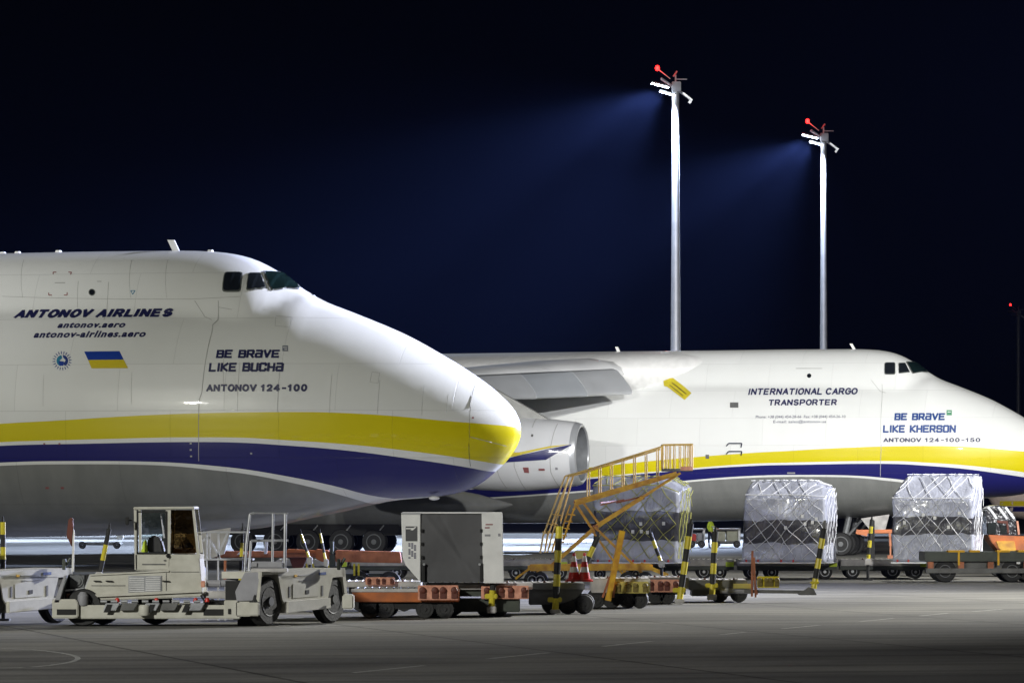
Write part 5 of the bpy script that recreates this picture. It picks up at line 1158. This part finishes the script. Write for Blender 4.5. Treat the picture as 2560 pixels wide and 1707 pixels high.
MB().prism(xz([(2492, 1300), (2520, 1302), (2524, 1332), (2519, 1332), (2516, 1308), (2494, 1306)]), .03, .08).build('red_frame', M['dred'], ov)
MB().prism(xz([(2541, 1302), (2546, 1302), (2550, 1336), (2545, 1336)]), .0, .3).build('cab_pillar', M['peach'], ov)
# orange tow bar at the far nose wheels
D = 214.; f = Fr(2140, D); x, z = f.x, f.z
ob = thing('aircraft_towbar', 'long orange bar at the nose wheels of the far aircraft, on a short leg', 'towbar', (P(2140, D), D, 0))
MB().bar((x(2140), 0, z(1328)), (x(2290), 0, z(1327)), .16, .16).bar((x(2140), 0, z(1328)), (x(2168), 0, z(1334)), .3, .2).build('bar', M['orange'], ob)
MB().bar((x(2224), 0, z(1327)), (x(2226), 0, z(1364)), .1).bar((x(2226), 0, z(1364)), (x(2226), 0, .25), .07).box(x(2218), x(2234), -.2, .2, 0, .25).build('leg', M['rust'], ob)
MB().box(x(2175), x(2186), -.15, .15, 0, z(1300)).build('post', M['void'], ob)
# ------------------------------------------------------------------ small things far behind
def cart(px0, px1, D, label, boxes, roof=None, grp=None, floor=1352):
    f = Fr(px0, D); x, z = f.x, f.z; t = thing('baggage_cart', label, 'cart', f.loc(), 0, grp)
    MB().box(0, x(px1), 0, 1.6, z(floor+5), z(floor)).build('cart_floor', M['dgrey'], t); MB().box(0.1, x(px1)-.1, .1, 1.5, .2, z(floor+5)-.003).build('under_frame', M['void'], t)
    for a, b, c, m_ in boxes: MB().box(x(a), x(b), .2, 1.3, z(floor)+.004, z(c), .03).build('load', M[m_], t)
    if roof:
        MB().box(-.05, x(px1)+.05, -.05, 1.65, z(roof+4), z(roof)).build('roof', M['grey'], t); b = MB()
        for a in (px0+1, px1-1): b.bar((x(a), .0, z(floor)), (x(a), .0, z(roof+4)), .07); b.bar((x(a), 1.6, z(floor)), (x(a), 1.6, z(roof+4)), .07)
        b.build('corner_post', M['steel'], t)
    for a in (px0+8, px1-8): wheel(t, x(a), .0, .2, .2, .12)
    return t
cart(1722, 1762, 268, 'far roofed cart with a red load, left of the hi-vis worker', [(1724, 1741, 1334, 'red'), (1743, 1758, 1332, 'grey')], 1320, 'far roofed carts')
cart(1784, 1850, 268, 'far roofed cart with pale boxes, right of the hi-vis worker', [(1792, 1814, 1328, 'beige'), (1817, 1846, 1326, 'beige')], 1320, 'far roofed carts')
fb = cart(198, 300, 262, 'tiny low flat cart far away under the near aircraft', [], None, None, 1355)
MB().box(Fr(198, 262).x(290), Fr(198, 262).x(306), .2, 1, .5, .95, .05).build('load', M['white'], fb)
f = Fr(1258, 232)
rb = thing('ground_power_unit', 'cream cabinet seen through the steps, behind the two cones', 'cabinet', (P(1436, 190), 190, 0)); f = Fr(1436, 190)
MB().box(0, f.x(1476), 0, 1.2, .15, Z(1376, 190), .03).build('body', M['mustard'], rb); MB().box(f.x(1463), f.x(1465), -.02, 0, .2, Z(1379, 190)).build('door_gap', M['void'], rb)
for a in (.15, .5): wheel(rb, a, .1, .12, .12, .08)
# worker in hi-vis clothing
def person(loc, rz, label):
    t = thing('person', label, 'person', loc, rz)
    J = {'pel': (0, 0, .95), 'waist': (0, 0, 1.12), 'chest': (0, .02, 1.36), 'neck': (0, .0, 1.5), 'head': (.02, 0, 1.6), 'crown': (.02, .01, 1.74),
         'hl': (-.1, 0, .9), 'kl': (-.12, .03, .5), 'al': (-.14, 0, .09), 'tl': (-.12, -.16, .04), 'hr': (.1, 0, .9), 'kr': (.16, -.06, .5), 'ar': (.22, .02, .09), 'tr': (.24, -.14, .04),
         'sl': (-.18, 0, 1.42), 'el': (-.27, .04, 1.15), 'wl': (-.24, -.14, .95), 'ml': (-.23, -.2, .88), 'sr': (.18, 0, 1.42), 'er': (.3, -.05, 1.18), 'wr': (.34, -.27, 1.08), 'mr': (.35, -.35, 1.06)}
    Rr = {'pel': .15, 'waist': .13, 'chest': .16, 'neck': .06, 'head': .095, 'crown': .07, 'hl': .1, 'kl': .06, 'al': .045, 'tl': .035, 'hr': .1, 'kr': .06, 'ar': .045, 'tr': .035, 'sl': .075, 'el': .05, 'wl': .032, 'ml': .03, 'sr': .075, 'er': .05, 'wr': .032, 'mr': .03}
    E = [('pel', 'waist'), ('waist', 'chest'), ('chest', 'neck'), ('neck', 'head'), ('head', 'crown'), ('pel', 'hl'), ('hl', 'kl'), ('kl', 'al'), ('al', 'tl'), ('pel', 'hr'), ('hr', 'kr'), ('kr', 'ar'), ('ar', 'tr'), ('chest', 'sl'), ('sl', 'el'), ('el', 'wl'), ('wl', 'ml'), ('chest', 'sr'), ('sr', 'er'), ('er', 'wr'), ('wr', 'mr')]
    for h, sx in (('ml', -1), ('mr', 1)):
        b0 = Vector(J[h])
        for i in range(4):
            a = h+'f%d' % i; c = a+'b'; J[a] = tuple(b0+Vector((.022*(i-1.5), -.045, -.02))); J[c] = tuple(b0+Vector((.024*(i-1.5), -.075+.008*abs(i-1), -.055))); Rr[a] = .011; Rr[c] = .009; E += [(h, a), (a, c)]
        a = h+'th'; J[a] = tuple(b0+Vector((-sx*.05, -.02, -.015))); Rr[a] = .012; E.append((h, a))
    names = list(J); me = bpy.data.meshes.new('body'); me.from_pydata([J[n] for n in names], [(names.index(a), names.index(b)) for a, b in E], [])
    o = bpy.data.objects.new('body', me); C.objects.link(o); md = o.modifiers.new('s', 'SKIN'); md.use_smooth_shade = True; o.modifiers.new('d', 'SUBSURF').render_levels = 1
    for i, n in enumerate(names): me.skin_vertices[0].data[i].radius = (Rr[n], Rr[n])
    me.skin_vertices[0].data[0].use_root = True
    bpy.context.view_layer.update(); dg = bpy.context.evaluated_depsgraph_get(); m2_ = bpy.data.meshes.new_from_object(o.evaluated_get(dg)); bpy.data.objects.remove(o)
    for mm in ('skin', 'hivis', 'trouser', 'black'): m2_.materials.append(M[mm])
    for p in m2_.polygons:
        c = p.center
        if c.z < .1: k = 3
        elif c.z < .93 and abs(c.x) < .27 and not (c.y < -.1 and c.z > .8): k = 2
        elif c.z < 1.49 and c.y > -.15: k = 1
        else: k = 0
        p.material_index = k; p.use_smooth = True
    o = bpy.data.objects.new('body', m2_); C.objects.link(o); o.parent = t
    MB().sphere((.02, .02, 1.69), .105, (1, 1.05, .8)).build('hair', M['trouser'], t, True)
    MB().box(-.17, .17, -.19, -.17, 1.18, 1.23).build('reflective_band', M['white'], t)
    return t
person((P(1776, 262), 262, 0), math.radians(60), 'worker in hi-vis jacket far behind between the two roofed carts')
# ------------------------------------------------------------------ night haze lit by the lamps
hz = MB().box(-460, 460, -70, 1110, -1.0, 48)
m = bpy.data.materials.new('haze'); m.use_nodes = True; nt = m.node_tree; nt.nodes.remove(nt.nodes['Principled BSDF'])
v = nt.nodes.new('ShaderNodeVolumePrincipled'); v.inputs['Color'].default_value = (.22, .33, 1, 1); v.inputs['Density'].default_value = .000024; v.inputs['Anisotropy'].default_value = .2
nt.links.new(v.outputs[0], nt.nodes['Material Output'].inputs['Volume'])
o = hz.build('haze', m); tag(o, kind='stuff')
